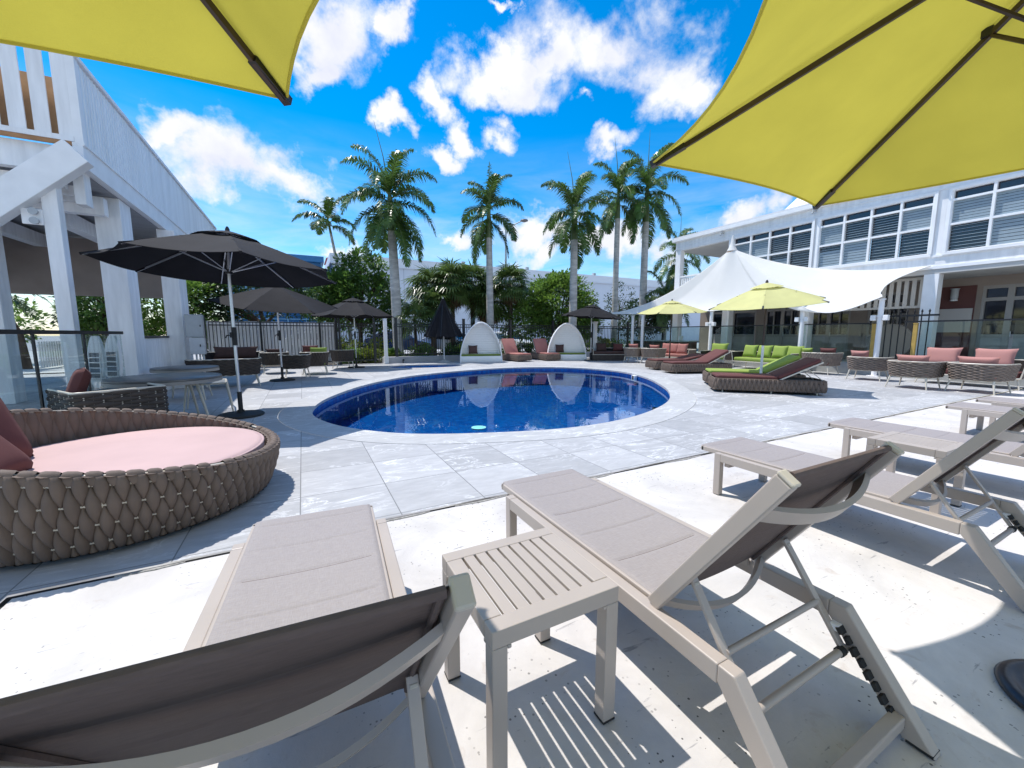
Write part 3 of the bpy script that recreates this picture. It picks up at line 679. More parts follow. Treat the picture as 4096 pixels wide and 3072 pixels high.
def tub(name, label, cat, loc, rz, w, d, group, rope=ROPE, seat=PINK2, frame=WFRAME, zs=(.26, .62), nu=None, nv=5, horiz=True, flare=.06, legs=True, arm=1.0, h=.016, backs=0, backm=None, splay=.05, rr=.22, rods=False):
    """rope-backed tub chair or sofa; the front is local -Y"""
    t = thing(name, label, cat, loc, rz, group)
    r = min(rr, d * .32); z0, z1 = zs
    path = []
    path.append((-w / 2, -d / 2 * arm)); 
    for k in range(7): q = R(180 - 15 * k); path.append((-w / 2 + r + r * cos(q), d / 2 - r + r * sin(q)))
    for k in range(7): q = R(90 - 15 * k); path.append((w / 2 - r + r * cos(q), d / 2 - r + r * sin(q)))
    path.append((w / 2, -d / 2 * arm))
    P = [V((*p, 0)) for p in path]; ln = [0]
    for i in range(1, len(P)): ln.append(ln[-1] + (P[i] - P[i - 1]).length)
    T = ln[-1]
    def at(u):
        s = u * T
        for i in range(1, len(P)):
            if s <= ln[i] + 1e-9:
                k = (s - ln[i - 1]) / max(1e-9, ln[i] - ln[i - 1]); p = P[i - 1].lerp(P[i], k); tg = (P[i] - P[i - 1]).normalized(); return p, V((-tg.y, tg.x, 0))
        return P[-1].copy(), V((1, 0, 0))
    def f(u, v):
        p, nr = at(u); p = p + nr * (flare * (v - .35)); p.z = z0 + (z1 - z0) * v; return p, nr
    nu = nu or int(T / (.075 if not horiz else .085))
    m = MB()
    if horiz: weave_h(m, f, nu, nv, h * 1.5, du=.86)
    else: weave(m, f, nu, nv, h * 1.4, du=.86)
    m.build('rope_back', rope, t, smooth='all')
    m = MB().grid(lambda u, v: f(u, v * .96 + .02)[0] - f(u, v)[1] * .012, 40, 4); m.build('shade_lining', SHELL, t, smooth='all')  # added dark sheet, shade between the ropes put into its colour
    m = MB(); K = 40
    m.tube([f(i / K, 1)[0] for i in range(K + 1)], .014, 8); m.tube([f(i / K, 0)[0] for i in range(K + 1)], .012, 6)
    for u in (0, 1): m.tube([f(u, 0)[0], f(u, 1)[0]], .012, 6)
    m.tube([f(0, 0)[0], f(1, 0)[0]], .012, 6)
    if rods:
        for i in range(2 * nu): u = (i + .25) / (2 * nu); m.tube([f(u, 0)[0] + f(u, 0)[1] * .004, f(u, 1)[0] + f(u, 1)[1] * .004], .008, 5)
    m.build('frame', frame, t, smooth=True)
    if legs:
        for sx in (-1, 1):
            for sy in (-1, 1):
                p = V((sx * (w / 2 - .07), sy * (d / 2 - .07), z0)); MB().tube([p, p + V((sx * splay, sy * splay, -z0))], [.02, .012], 8).build('leg', frame, t, smooth=True)
    else:
        MB().rng(-w / 2 + .01, w / 2 - .01, -d / 2, d / 2 - .02, .03, z0 + .02).build('plinth', rope, t)
    rbox(-w / 2 + .04, w / 2 - .04, -d / 2 * arm - .0, d / 2 - .05, z0 + .02, z0 + .14, .06).build('seat_cushion', seat, t, smooth=True)
    return t
def wicker_lounger(label, loc, rz, cush, group, lift=28, lod=1.0, frame=WFRAME):
    """low woven lounger; foot end at y=0, head towards +Y"""
    t = thing('wicker_lounger', label, 'sun lounger', loc, rz, group)
    W, Ln, r, z0, z1 = .36, 1.98, .09, .055, .285
    path = []
    for cx, cy, q0 in ((W - r, Ln - r, 0), (-W + r, Ln - r, 90), (-W + r, r, 180), (W - r, r, 270)):
        for k in range(6): q = R(q0 + 18 * k); path.append(V((cx + r * cos(q), cy + r * sin(q), 0)))
    path.append(path[0].copy()); ln = [0]
    for i in range(1, len(path)): ln.append(ln[-1] + (path[i] - path[i - 1]).length)
    T = ln[-1]
    def at(u):
        s = (u % 1.0) * T
        for i in range(1, len(path)):
            if s <= ln[i]:
                k = (s - ln[i - 1]) / max(1e-9, ln[i] - ln[i - 1]); tg = (path[i] - path[i - 1]).normalized(); return path[i - 1].lerp(path[i], k), V((tg.y, -tg.x, 0))
        return path[0].copy(), V((1, 0, 0))
    def f(u, v):
        p, n = at(u); p = p + n * (.012 * sin(pi * v)); p.z = z0 + (z1 - z0) * v; return p, n
    m = MB(); weave(m, f, int(64 * lod), 2, .026, u1='wrap', du=.84, seg=6, lap=.98); m.build('woven_base', ROPE, t, smooth='all')
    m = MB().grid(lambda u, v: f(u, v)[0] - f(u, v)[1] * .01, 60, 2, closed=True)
    m.rng(-W + .02, W - .02, .03, Ln - .03, z1 - .045, z1 - .02); m.build('shade_lining', SHELL, t)  # dark colour stands in for shade between the woven loops
    m = MB(); m.tube([f(i / 60, 1)[0] - f(i / 60, 1)[1] * .004 for i in range(61)], .014, 6, cap=False); m.build('rim', ROPE, t, smooth=True)
    for x in (-1, 1):
        for y in (.16, 1.05, Ln - .14): MB().tube([(x * (W - .05), y, 0), (x * (W - .05), y, z0 + .03)], .014, 8).build('foot', frame, t)
    hy = 1.16
    rbox(-W + .02, W - .02, .03, hy, z1 + .002, z1 + .072, .06).build('seat_cushion', cush, t, smooth=True)
    c, s = cos(R(lift)), sin(R(lift)); Lb = .80
    b = rbox(-W + .02, W - .02, 0, Lb, .0, .075, .05); b.v = [(x, hy + .005 + y * c - z * s, z1 + .006 + y * s + z * c) for x, y, z in b.v]; b.build('back_cushion', cush, t, smooth=True)
    fr = MB()
    for x in (-1, 1): fr.bar((x * (W - .02), hy, z1 - .005), (x * (W - .02), hy + Lb * c + .02 * s, z1 + Lb * s - .012), .022, .022)
    e = (hy + Lb * c + .015, z1 + Lb * s - .012); fr.bar((-W + .02, *e), (W - .02, *e), .022, .022); fr.build('back_frame', frame, t)
    for x in (-1, 1): MB().tube([(x * .26, hy + .55 * c, z1 + .55 * s - .01), (x * .26, hy + .80, z1 - .02)], .008, 6).build('back_strut', frame, t)
    return t
WG = 'low wicker sun loungers round the pool'
wicker_lounger('maroon cushioned wicker lounger nearest across the pool, back raised', (7.85, 5.66, 0), -135, MAROON, WG)
wicker_lounger('lime cushioned wicker lounger beside the maroon one', (8.72, 6.47, 0), -135, GREEN, WG)
wicker_lounger('maroon cushioned wicker lounger nearest the right end of the pool', (10.05, 8.84, 0), -110, MAROON, WG)
wicker_lounger('wicker lounger mostly behind another maroon one at the right end of the pool', (10.55, 9.95, 0), -104, MAROON, WG, lift=12)
wicker_lounger('salmon wicker lounger next to the left white pod, back raised', (8.62, 15.30, 0), 3, PINK2, WG, lift=58)
wicker_lounger('salmon wicker lounger next to the right white pod, back raised', (10.05, 15.20, 0), -6, PINK2, WG, lift=58)

# left seating in the shade
tub('rope_armchair', 'dark rope armchair with a maroon pillow behind the round daybed', 'armchair', (-1.97, 6.08, 0), -146, .76, .74, 'dark rope armchairs on the left deck', rope=ROPED, seat=BROWNC, frame=WFRAME, zs=(.20, .60), nv=5, nu=15, h=.018, rr=.05, rods=True, flare=.0)
pillow('dark maroon pillow propped in the rope armchair behind the daybed', (-2.18, 5.98, .66), .42, .38, .15, MAROON, rx=-20, rz=-70)
DG = 'dark rope armchairs on the left deck'
tub('rope_sofa', 'long dark rope sofa seen from behind beyond the round slate table', 'sofa', (-1.62, 11.25, 0), 188, 1.32, .78, None, rope=ROPED, seat=BROWNC, frame=WFRAME, zs=(.27, .64), nv=5)
tub('rope_sofa', 'dark rope sofa with long dark cushions in front of the white board fence', 'sofa', (-2.02, 16.1, 0), -8, 1.5, .8, None, rope=ROPED, seat=BROWNC, frame=WFRAME, zs=(.24, .60), nv=5)
pillow('long dark brown bolster along the back of the sofa by the board fence', (-2.0, 16.15, .60), 1.30, .40, .18, BROWNC, rx=-12, rz=-8)
tub('rope_armchair', 'dark rope armchair with a folded throw, left of the tipped black umbrella pole', 'armchair', (-.80, 14.45, 0), 184, .68, .70, DG, rope=ROPED, seat=BROWNC, frame=WFRAME, zs=(.27, .64), horiz=False, nv=4)
tub('rope_armchair', 'dark rope armchair just behind the tipped black umbrella pole', 'armchair', (-.22, 12.65, 0), 172, .66, .68, DG, rope=ROPED, seat=BROWNC, frame=WFRAME, zs=(.27, .64))
tub('rope_armchair', 'dark rope armchair with a lime bolster over its back', 'armchair', (.30, 13.62, 0), 176, .70, .70, DG, rope=ROPED, seat=GREEN, frame=WFRAME, zs=(.26, .66), horiz=False, nv=4)
tub('rope_armchair', 'dark rope armchair right of the others, by the ruffled black umbrella base', 'armchair', (1.22, 15.15, 0), 190, .62, .62, DG, rope=ROPED, seat=BROWNC, frame=WFRAME, zs=(.27, .66), horiz=False, nv=4)
pillow('lime bolster showing over the back of a dark rope armchair', (.42, 13.72, .70), .50, .20, .16, GREEN, rx=-8, rz=-4)
pillow('rust-brown bolster behind the lime one', (.20, 14.35, .74), .48, .22, .16, MAROON, rx=-8, rz=-4)
pillow('dark folded throw on the back of the left rope armchair', (-.80, 14.60, .68), .50, .14, .14, BROWNC, rx=-5, rz=4)

def round_table(label, loc, r, z, rz, group):
    t = thing('round_table', label, 'table', loc, rz, group)
    MB().lathe([(0, z - .03), (r * .98, z - .03), (r, z - .025), (r, z - .006), (r * .985, z), (0, z)], n=56).build('tabletop', TABLETOP, t, smooth=True)
    MB().lathe([(r - .006, z - .075), (r + .004, z - .075), (r + .004, z - .031), (r - .006, z - .031)], n=56).build('apron', mat('table_apron', (.30, .27, .24), .5), t, smooth=True)
    for k in range(4):
        q = R(45 + 90 * k); p = V((r * .62 * cos(q), r * .62 * sin(q), z - .05)); MB().tube([p, V((r * .86 * cos(q), r * .86 * sin(q), 0))], [.022, .014], 8).build('leg', WFRAME, t, smooth=True)
    MB().bar((-r * .6, 0, z - .06), (r * .6, 0, z - .06), .03, .025).bar((0, -r * .6, z - .061), (0, r * .6, z - .061), .03, .025).build('brace', WFRAME, t)
    return t
TG = 'round slate tables on the left deck'
round_table('round slate-topped table with splayed pale legs by the big black umbrella', (-1.68, 6.98, 0), .62, .63, 20, TG)
round_table('dark round slate table farther back, near the leaning white panels', (-1.95, 9.35, 0), .50, .60, 0, TG)
t = thing('metal_stool', 'pale tube-framed stool with a slatted seat beside the round slate table', 'stool', (-1.36, 7.72, 0), 8)
w, d, z = .24, .33, .455
loop = [(-w, -d, z), (w, -d, z), (w, d, z), (-w, d, z), (-w, -d, z)]
MB().tube(loop, .014, 8).build('seat_frame', WFRAME, t, smooth=True)
sl = MB()
for i in range(9): sl.bar((-w, -d + .04 + i * .073, z - .002), (w, -d + .04 + i * .073, z - .002), .03, .008)
sl.build('slat_panel', GREYBOX, t)
for sx in (-1, 1):
    for sy in (-1, 1): MB().tube([(sx * w, sy * d, z), (sx * (w + .06), sy * (d + .08), 0)], [.014, .011], 8).build('leg', WFRAME, t, smooth=True)

# leaning surfboard-shaped louvre panels
def surf(label, loc, lean):
    t = thing('louvre_panel', label, 'shutter', loc, -34, 'white surfboard-shaped louvre panels leaning on the porch post')
    H, W = .755, .132
    def hw(z): q = z / H; return W * (sin(pi * min(max(.02 + .96 * q, 0), 1)) ** .42)
    n = 30; prof = [(hw(H * i / n), H * i / n) for i in range(n + 1)]
    out = [(x, z) for x, z in prof] + [(-x, z) for x, z in reversed(prof)]
    def tilt(m): m.v = [(x, y + z * lean, z) for x, y, z in m.v]; return m
    m = MB(); k = len(out); m.add([(x, -.02, z) for x, z in out] + [(x, .02, z) for x, z in out], [tuple(range(k)), tuple(range(2 * k - 1, k - 1, -1))] + [(i, k + i, k + (i + 1) % k, (i + 1) % k) for i in range(k)])
    tilt(m).build('board', WHITE, t)
    m = tilt(MB().rng(-.09, .09, -.024, -.02, .14, .52)); pn = m.build('louvre_opening', mat('louvre_dark', (.10, .12, .14), .5), t)
    m = MB()
    for i in range(6): m.rng(-.09, .09, -.034, -.0245, .14 + i * .076 - .008, .14 + i * .076 + .008)
    for x in (-.093, .093): m.rng(x - .006, x + .006, -.034, -.0245, .13, .53)
    tilt(m).build('slat', WHITE, pn)
    return t
surf('left of the two white surfboard-shaped louvre panels leaning together', (-2.70, 7.98, .42), .05)
surf('right of the two white surfboard-shaped louvre panels leaning together', (-2.60, 8.25, .42), .05)
t = thing('low_bench', 'dark low bench behind the porch glass carrying the two white panels', 'bench', (-2.82, 8.35, 0), 12)
MB().rng(-.22, .30, -.75, .55, .36, .42).build('seat', TABLETOP, t, bevel=.006)
for x in (-.16, .24):
    for y in (-.65, .45): MB().rng(x - .03, x + .03, y - .03, y + .03, 0, .359).build('leg', BLACKM, t)

# seating across the pool on the right
RG = 'taupe rope tub chairs on the right of the pool'
tub('tub_chair', 'rope tub chair with a salmon pillow, leftmost of the three by the stone ledge', 'armchair', (13.32, 5.05, 0), 96, .74, .68, RG, rope=ROPEM, zs=(.26, .60), nv=6, h=.022)
tub('tub_chair', 'rope tub chair with a long salmon pillow, middle of the three by the stone ledge', 'armchair', (12.18, 3.78, 0), 88, .74, .70, RG, rope=ROPEM, zs=(.26, .60), nv=6, h=.022)
tub('tub_chair', 'rope tub chair nearest the right edge, pointed salmon pillow over its back', 'armchair', (12.46, 2.86, 0), 84, .76, .72, RG, rope=ROPEM, zs=(.26, .60), nv=6, h=.022)
SG = 'salmon pillows in the rope seating'
pillow('small salmon pillow in the leftmost rope tub chair by the ledge', (13.25, 5.22, .63), .40, .30, .14, PINK, rx=-18, rz=96, group=SG)
pillow('long salmon pillow in the middle rope tub chair by the ledge', (12.05, 3.78, .62), .58, .26, .15, PINK, rx=-12, rz=88, group=SG)
pillow('pointed salmon pillow in the rope tub chair nearest the right edge', (12.30, 2.86, .62), .62, .26, .15, PINK, rx=-12, rz=84, group=SG)
tub('rope_sofa', 'rope sofa with two big salmon pillows against the stone ledge', 'sofa', (13.95, 3.35, 0), -90, 1.7, .74, None, rope=ROPEM, seat=MAROON, zs=(.24, .62), nv=6, h=.02)
pillow('left of the two big salmon pillows on the sofa at the stone ledge', (14.0, 3.86, .66), .64, .46, .18, PINK, rx=-14, rz=-90, group=SG)
pillow('right of the two big salmon pillows on the sofa at the stone ledge', (14.0, 3.02, .66), .66, .46, .18, PINK, rx=-14, rz=-90, group=SG)
tub('tub_chair', 'rope tub chair with maroon and lime pillows beside the lime sofa', 'armchair', (14.02, 6.50, 0), 92, .78, .70, RG, rope=ROPEM, seat=MAROON, zs=(.26, .64), nv=6, horiz=False, h=.014)
pillow('maroon pillow in the tub chair beside the lime sofa', (13.95, 6.28, .66), .42, .28, .15, MAROON, rx=-14, rz=96)
pillow('lime pillow in the tub chair beside the lime sofa', (13.98, 6.85, .66), .30, .26, .15, GREEN, rx=-14, rz=96)
GG = 'lime pillows on the lime sofa'
tub('rope_sofa', 'rope sofa with lime seat and a row of lime pillows by the glass fence', 'sofa', (14.02, 8.12, 0), -92, 1.95, .76, None, rope=ROPEM, seat=GREEN, zs=(.25, .58), nv=5, horiz=False, h=.012)
for y, lb in ((8.72, 'leftmost lime pillow on the lime sofa'), (8.22, 'second lime pillow from the left on the lime sofa'), (7.72, 'lime pillow behind the white sail post on the lime sofa'), (7.26, 'rightmost lime pillow on the lime sofa')):
    pillow(lb, (14.08, y, .62), .50, .44, .17, GREEN, rx=-16, rz=-92, group=GG)
tub('rope_armchair', 'rope armchair with lime seat and back cushion between two white sail posts', 'armchair', (14.08, 9.95, 0), -84, .92, .80, None, rope=ROPEM, seat=GREEN, zs=(.25, .56), nv=5, horiz=False, h=.012)
pillow('lime back cushion of the lime rope armchair', (14.16, 9.98, .64), .66, .46, .18, GREEN, rx=-14, rz=-84)
tub('rope_sofa', 'rope sofa with three salmon pillows behind the maroon loungers', 'sofa', (14.15, 12.1, 0), -78, 1.65, .78, None, rope=ROPEM, seat=PINK2, zs=(.24, .56), nv=5, horiz=False, h=.012)
for s, lb in ((.52, 'leftmost salmon pillow on the sofa behind the maroon loungers'), (.05, 'middle salmon pillow on the sofa behind the maroon loungers'), (-.48, 'rightmost salmon pillow on the sofa behind the maroon loungers')):
    pillow(lb, (14.20 - s * -.2 * 1.0, 12.1 + s * .98, .60), .47, .44, .16, PINK2, rx=-14, rz=-78, group=SG)
tub('tub_chair', 'rope tub chair seen from behind, right of a pair near the dark wicker sofa', 'armchair', (12.85, 12.05, 0), 108, .78, .68, RG, rope=ROPEM, seat=PINK2, zs=(.26, .62), nv=5, horiz=False, h=.012)
tub('tub_chair', 'rope tub chair seen from behind, left of a pair near the dark wicker sofa', 'armchair', (12.55, 12.85, 0), 118, .66, .64, RG, rope=ROPEM, seat=PINK2, zs=(.26, .62), nv=5, horiz=False, h=.012)
pillow('salmon pillow over the back of the right tub chair of the pair', (12.95, 12.05, .62), .44, .30, .14, PINK2, rx=-10, rz=108, group=SG)
pillow('salmon pillow over the back of the left tub chair of the pair', (12.65, 12.95, .64), .44, .32, .14, PINK2, rx=-10, rz=118, group=SG)
tub('wicker_sofa', 'low dark wicker sofa in the shade of the right black umbrella', 'sofa', (12.55, 14.5, 0), -26, 1.5, .85, None, rope=ROPED, seat=BROWNC, zs=(.28, .55), nv=4, horiz=False, h=.012, legs=False, flare=.01)
pillow('dark brown pillow on the left of the dark wicker sofa', (12.35, 14.7, .60), .50, .40, .16, BROWNC, rx=-14, rz=-26)
pillow('brick pillow at the right end of the dark wicker sofa', (13.0, 14.30, .60), .48, .36, .16, MAROON, rx=-14, rz=-26)

# the two white pods
def pod(label, loc, rz):
    t = thing('daybed_pod', label, 'daybed pod', loc, rz, 'white woven daybed pods by the fence')
    W, H, Dp, F = .90, 1.70, .80, -.30      # half width, height, depth, front plane
    def hw(z): return W * max(0, 1 - (z / H) ** 1.95) ** .56
    n = 44
    def arch(u):
        q = 2 * u - 1; z = H * (1 - abs(q) ** 1.7); return (1 if q > 0 else -1) * hw(z), z
    def shell(u, v):
        e = cos(v * pi / 2) ** .5 if v < 1 else 0; x, z = arch(u)
        return (x * (.15 + .85 * e), F + Dp * sin(v * pi / 2), z * (.25 + .75 * e))
    MB().grid(shell, n * 2, 12).build('outer_shell', WICKW, t, smooth='all', solid=.02)
    rib = MB()
    for v in (.2, .4, .6, .8): rib.tube([V(shell(i / n, v)) for i in range(n + 1)], .014, 6)
    rib.build('shell_rib', WHITE, t, smooth=True)
    m = MB(); nb = 14; y0 = F + .30
    for i in range(nb):
        z0 = .30 + (H - .30) * i / nb; z1 = .30 + (H - .30) * (i + 1) / nb - .016; a = hw(z0) * .965; b = max(.02, hw(z1 + .01) * .965); y = y0 + .022
        m.add([(-a, y0, z0), (a, y0, z0), (b, y0 + .02, z1), (-b, y0 + .02, z1), (-a, y + .02, z0), (a, y + .02, z0), (b, y + .02, z1), (-b, y + .02, z1)], [(0, 1, 2, 3), (7, 6, 5, 4), (0, 4, 5, 1), (3, 2, 6, 7), (0, 3, 7, 4), (1, 5, 6, 2)])
    m.build('slatted_back', WICKW, t)
    MB().add([(-hw(z) * .95, y0 + .045, z) for z in [H * i / 20 for i in range(20)]] + [(hw(z) * .95, y0 + .045, z) for z in [H * i / 20 for i in range(20)]], [(i, 20 + i, 21 + i, i + 1) for i in range(19)]).build('back_board', WICKW, t)
    def lip(u, v):
        x, z = arch(u); return (x, F - .015 + .315 * v, z)
    MB().grid(lip, n * 2, 2).build('hood_lip', WICKW, t, smooth='all')
    MB().tube([(arch(i / n)[0], F - .015, arch(i / n)[1]) for i in range(n + 1)], .026, 8).build('rim', WHITE, t, smooth=True)
    rbox(-W + .01, W - .01, F - .02, y0 + .03, .0, .27, .02).build('seat_base', WICKW, t, smooth=True)
    rbox(-W + .05, W - .05, F - .015, y0 - .004, .272, .35, .03).build('seat_cushion', OLIVE, t, smooth=True)
    return t
pod('left white woven pod with an arched hood and olive seat', (6.83, 16.12, 0), -14)
pod('right white woven pod with an arched hood and olive seat', (10.92, 15.52, 0), -24)
pillow('square dark brown pillow in the left white pod', (6.47, 16.06, .55), .40, .38, .14, BROWNC, rx=-14, rz=-14, group='dark pillows in the white pods')
pillow('square dark brown pillow in the right white pod', (10.60, 15.55, .55), .40, .38, .14, BROWNC, rx=-14, rz=-24, group='dark pillows in the white pods')
# ------------------------------------------------------------------ fences and walls
def fence(name, label, x0, x1, y, z0, z1, step, posts, group=None, post_h=.2, along='x', rail2=True, post_w=.08, pick=.022):
    t = thing(name, label, 'fence', group=group)
    P = (lambda a, z: (a, y, z)) if along == 'x' else (lambda a, z: (y, a, z))
    m = MB(); n = max(1, round((x1 - x0) / step))
    for i in range(n + 1): m.bar(P(x0 + (x1 - x0) * i / n, z0 + .05), P(x0 + (x1 - x0) * i / n, z1), pick, pick)
    m.build('picket_panel', BLACKM, t)
    for z in [z0 + .1, z1 - .12] + ([z1 - .01] if rail2 else []): MB().bar(P(x0, z), P(x1, z), .036, .036).build('rail', BLACKM, t)
    for a in posts:
        p = MB().bar(P(a, 0 if z0 < .2 else z0 - .05), P(a, z1 + post_h), post_w, post_w); o = p.build('post', BLACKM, t)
        MB().bar(P(a, z1 + post_h), P(a, z1 + post_h + .018), post_w + .02, post_w + .02).build('post_cap', BLACKM, o)
    return t
fence('picket_fence', 'black metal picket fence in front of the white boards', -2.85, 1.12, 17.22, .04, 1.64, .108, [-1.32, .62], 'black metal fences at the back of the deck', post_h=.0, post_w=.055)
t = thing('board_fence', 'white painted board fence behind the black pickets', 'fence')
x = -2.95; m = MB()
while x < 1.15:
    m.rng(x, x + .205, 17.42, 17.445, .08, 1.66 + rnd(-.006, .006)); x += .217
m.build('board_panel', WHITES, t)
for z in (.4, 1.35): MB().rng(-2.95, 1.15, 17.446, 17.48, z, z + .08).build('rail', WHITES, t)
for x in (-3.02, 1.2):
    MB().rng(x - .05, x + .05, 17.30, 17.40, 0, 1.85).build('post', BLACKM, t)
fence('picket_gate', 'black metal gate with tall posts right of the white boards', 1.36, 2.78, 17.26, .05, 1.62, .10, [1.30, 2.62], 'black metal fences at the back of the deck', post_h=.22, post_w=.075, pick=.02)
fence('picket_fence', 'black metal picket fence on the low kerb behind the pods', 3.45, 19.4, 17.36, .26, 1.64, .105, [3.52, 6.55, 8.95, 11.4, 13.9, 16.5, 19.3], 'black metal fences at the back of the deck', post_h=.24, post_w=.10, pick=.02)
k = MB().rng(2.95, 19.4, 17.22, 17.55, -.02, .25); tag(k.build('kerb_wall', CONCRETEK, bevel=.015), 'low grey rendered kerb wall under the black fence', 'low wall')
def bollard(label, loc, h):
    t = thing('white_post', label, 'post', loc, 0, 'white posts with moulded caps')
    MB().box((0, 0, .15), (.17, .17, .30)).build('plinth', WHITE, t, bevel=.006)
    MB().box((0, 0, .30 + (h - .42) / 2), (.135, .135, h - .42)).build('shaft', WHITE, t, bevel=.006)
    MB().box((0, 0, h - .105), (.165, .165, .03)).box((0, 0, h - .05), (.20, .20, .08)).build('cap', WHITE, t, bevel=.008)
bollard('white capped post standing at the left end of the kerb wall', (3.03, 17.1, 0), 1.94)
bollard('white capped post beside the black umbrella right of the pods', (12.25, 15.05, 0), 1.80)
# low garden light on the kerb
o = MB().tube([(0, 0, 0), (0, 0, .10)], .02, 8).tube([(0, 0, .10), (0, -.10, .13)], [.035, .045], 10).build('spotlight', BLACKM, loc=(3.72, 17.12, 0)); tag(o, 'small black garden spotlight on the deck in front of the kerb wall', 'spotlight')

# right ledge, terrace and glass balustrade
w = MB().rng(14.75, 15.05, -6, 17.2, -.02, .33); tag(w.build('stone_ledge', TERR, bevel=.012), 'low grey stone ledge carrying the glass balustrade on the right', 'low wall')
structure('terrace', MB().rng(15.06, 24, -8, 17.2, -.03, .31), TERR)
t = thing('glass_balustrade', 'clear glass balustrade with thin black top rail along the right terrace', 'balustrade')
edges = [5.62, 7.38, 9.1, 10.75, 12.5, 14.4, 16.9]
for a, b in zip(edges[:-1], edges[1:]): MB().rng(14.895, 14.905, a + .03, b - .03, .36, 1.50).build('glass_panel', GLASS, t)
MB().bar((14.9, 5.55, 1.52), (14.9, 17, 1.52), .04, .035).build('top_rail', BLACKM, t)
t = thing('glass_balustrade', 'nearer stretch of glass balustrade right of the small spear gate', 'balustrade')
edges = [4.62, 3.0, 1.4, -.2]
for b, a in zip(edges[:-1], edges[1:]): MB().rng(14.895, 14.905, a + .03, b - .03, .36, 1.52).build('glass_panel', GLASS, t)
MB().bar((14.9, -.3, 1.545), (14.9, 4.95, 1.545), .045, .04).build('top_rail', BLACKM, t)
for y, lb in ((5.60, 'ochre timber upright at the end of the longer glass balustrade'), (4.70, 'ochre timber upright between the spear gate and the near glass balustrade')):
    o = MB().box((0, 0, .58), (.07, .085, 1.16)).box((0, 0, 1.165), (.085, .10, .02)).box((0, 0, .02), (.09, .10, .04)).build('timber_post', OCHRE, loc=(14.9, y, .33)); tag(o, lb, 'post', 'ochre timber uprights')
t = thing('spear_gate', 'black spear-topped gate section between two ochre uprights', 'gate')
m = MB()
for i in range(8):
    y = 4.55 + i * .15; m.bar((15.2, y, .4), (15.2, y, 1.82), .022, .022)
    m.lathe([(.0, 0), (.02, .01), (.026, .035), (.012, .07), (0, .10)], (15.2, y, 1.80), 8)
m.build('spear_panel', BLACKM, t); MB().bar((15.2, 4.35, 1.72), (15.2, 5.85, 1.72), .04, .05).build('rail', BLACKM, t); MB().bar((15.2, 4.5, .5), (15.2, 5.7, .5), .04, .05).build('rail', BLACKM, t)

# sail posts with speakers
def sailpost(label, y, h, x=14.55, spk=True):
    t = thing('sail_post', label, 'post', (x, y, 0), 0, 'white steel posts holding up the sail')
    MB().tube([(0, 0, 0), (0, 0, h)], .065, 14).build('shaft', WHITE, t, smooth=True)
    MB().tube([(0, 0, h - .02), (0, 0, h + .015)], .085, 14).build('collar', WHITE, t, smooth=True); MB().tube([(0, 0, h - .5), (0, 0, h - .45)], .08, 14).build('collar', WHITE, t, smooth=True)
    MB().box((0, 0, .01), (.26, .26, .02)).build('base_plate', WHITE, t)
    if spk:
        for s in (-1, 1):
            MB().box((-.03, s * .14, h - .52), (.13, .12, .15)).build('speaker', WHITE, t, bevel=.012)
sailpost('white sail post nearest the right edge, in front of the spear gate', 5.36, 2.18)
sailpost('white sail post standing in front of the lime sofa', 7.36, 2.20)
sailpost('white sail post between the salmon sofa and the lime armchair', 10.68, 2.12)
sailpost('nearer of the two thin white sail posts by the back corner', 14.35, 2.10, spk=False)
sailpost('farther of the two thin white sail posts by the back corner', 15.0, 2.10, spk=False)
t = thing('shade_sail', 'white tented shade sail rising to a peak in front of the right building', 'shade sail')
ctrl = [((14.15, 16.9, 2.28), 0), ((14.45, 14.5, 2.16), .0), ((14.45, 10.7, 2.12), .03), ((14.35, 7.36, 2.12), .10), ((14.42, 5.32, 2.24), .42), ((15.95, 4.88, 3.12), .25), ((16.2, 8.5, 3.25), .1), ((16.2, 12.5, 2.95), .2), ((16.1, 16.6, 2.5), .35)]
lp = []
for i, (p, sg) in enumerate(ctrl):
    a = V(p); b = V(ctrl[(i + 1) % len(ctrl)][0]); c = V((15.4, 10.6, 2.6))
    for k in range(12):
        u = k / 12; q = a.lerp(b, u); kk = 4 * u * (1 - u); dirc = (c - q); dirc.z = 0; dirc.normalize()
        q += dirc * (sg * kk * .9); lp.append(q)
lp2 = []
for q in lp:
    if 14 < q.x < 14.9 and 5.4 < q.y < 7.3: u = (q.y - 5.35) / 2.0; q = q + V((-.32 * 4 * u * (1 - u), 0, -.34 * (4 * u * (1 - u)) ** 1.1))
    lp2.append(q)
n = len(lp2); ap = V((15.62, 10.72, 4.55))
vs = []; nr = 22
# the ring vertex nearest in direction to each edge vertex
for j in range(nr + 1):
    tt = j / nr
    for i, q in enumerate(lp2):
        an = math.atan2(q.y - ap.y, q.x - ap.x); r0 = V((ap.x + .17 * cos(an), ap.y + .17 * sin(an), ap.z))
        p = r0.lerp(q, tt); p.z = q.z + (r0.z - q.z) * (1 - tt) ** 2.05; p.z += .012 * sin(an * 9) * tt * (1 - tt) * 4
        vs.append(p)
m = MB().add(vs, [(j * n + i, j * n + (i + 1) % n, (j + 1) * n + (i + 1) % n, (j + 1) * n + i) for j in range(nr) for i in range(n)])
m.build('canopy', SAIL, t, smooth='all')
MB().lathe([(.19, -.03), (.20, .0), (.13, .12), (.075, .30), (.045, .50), (.03, .60), (0, .61)], ap, 20).build('peak_cap', SAIL, t, smooth=True)
MB().lathe([(.17, -.07), (.185, -.07), (.185, -.02), (.17, -.02)], ap, 20).build('peak_ring', TIMBER, t, smooth=True)
hem = MB().tube(lp2 + [lp2[0]], .012, 5, cap=False); hem.build('hem', SAIL, t, smooth=True)
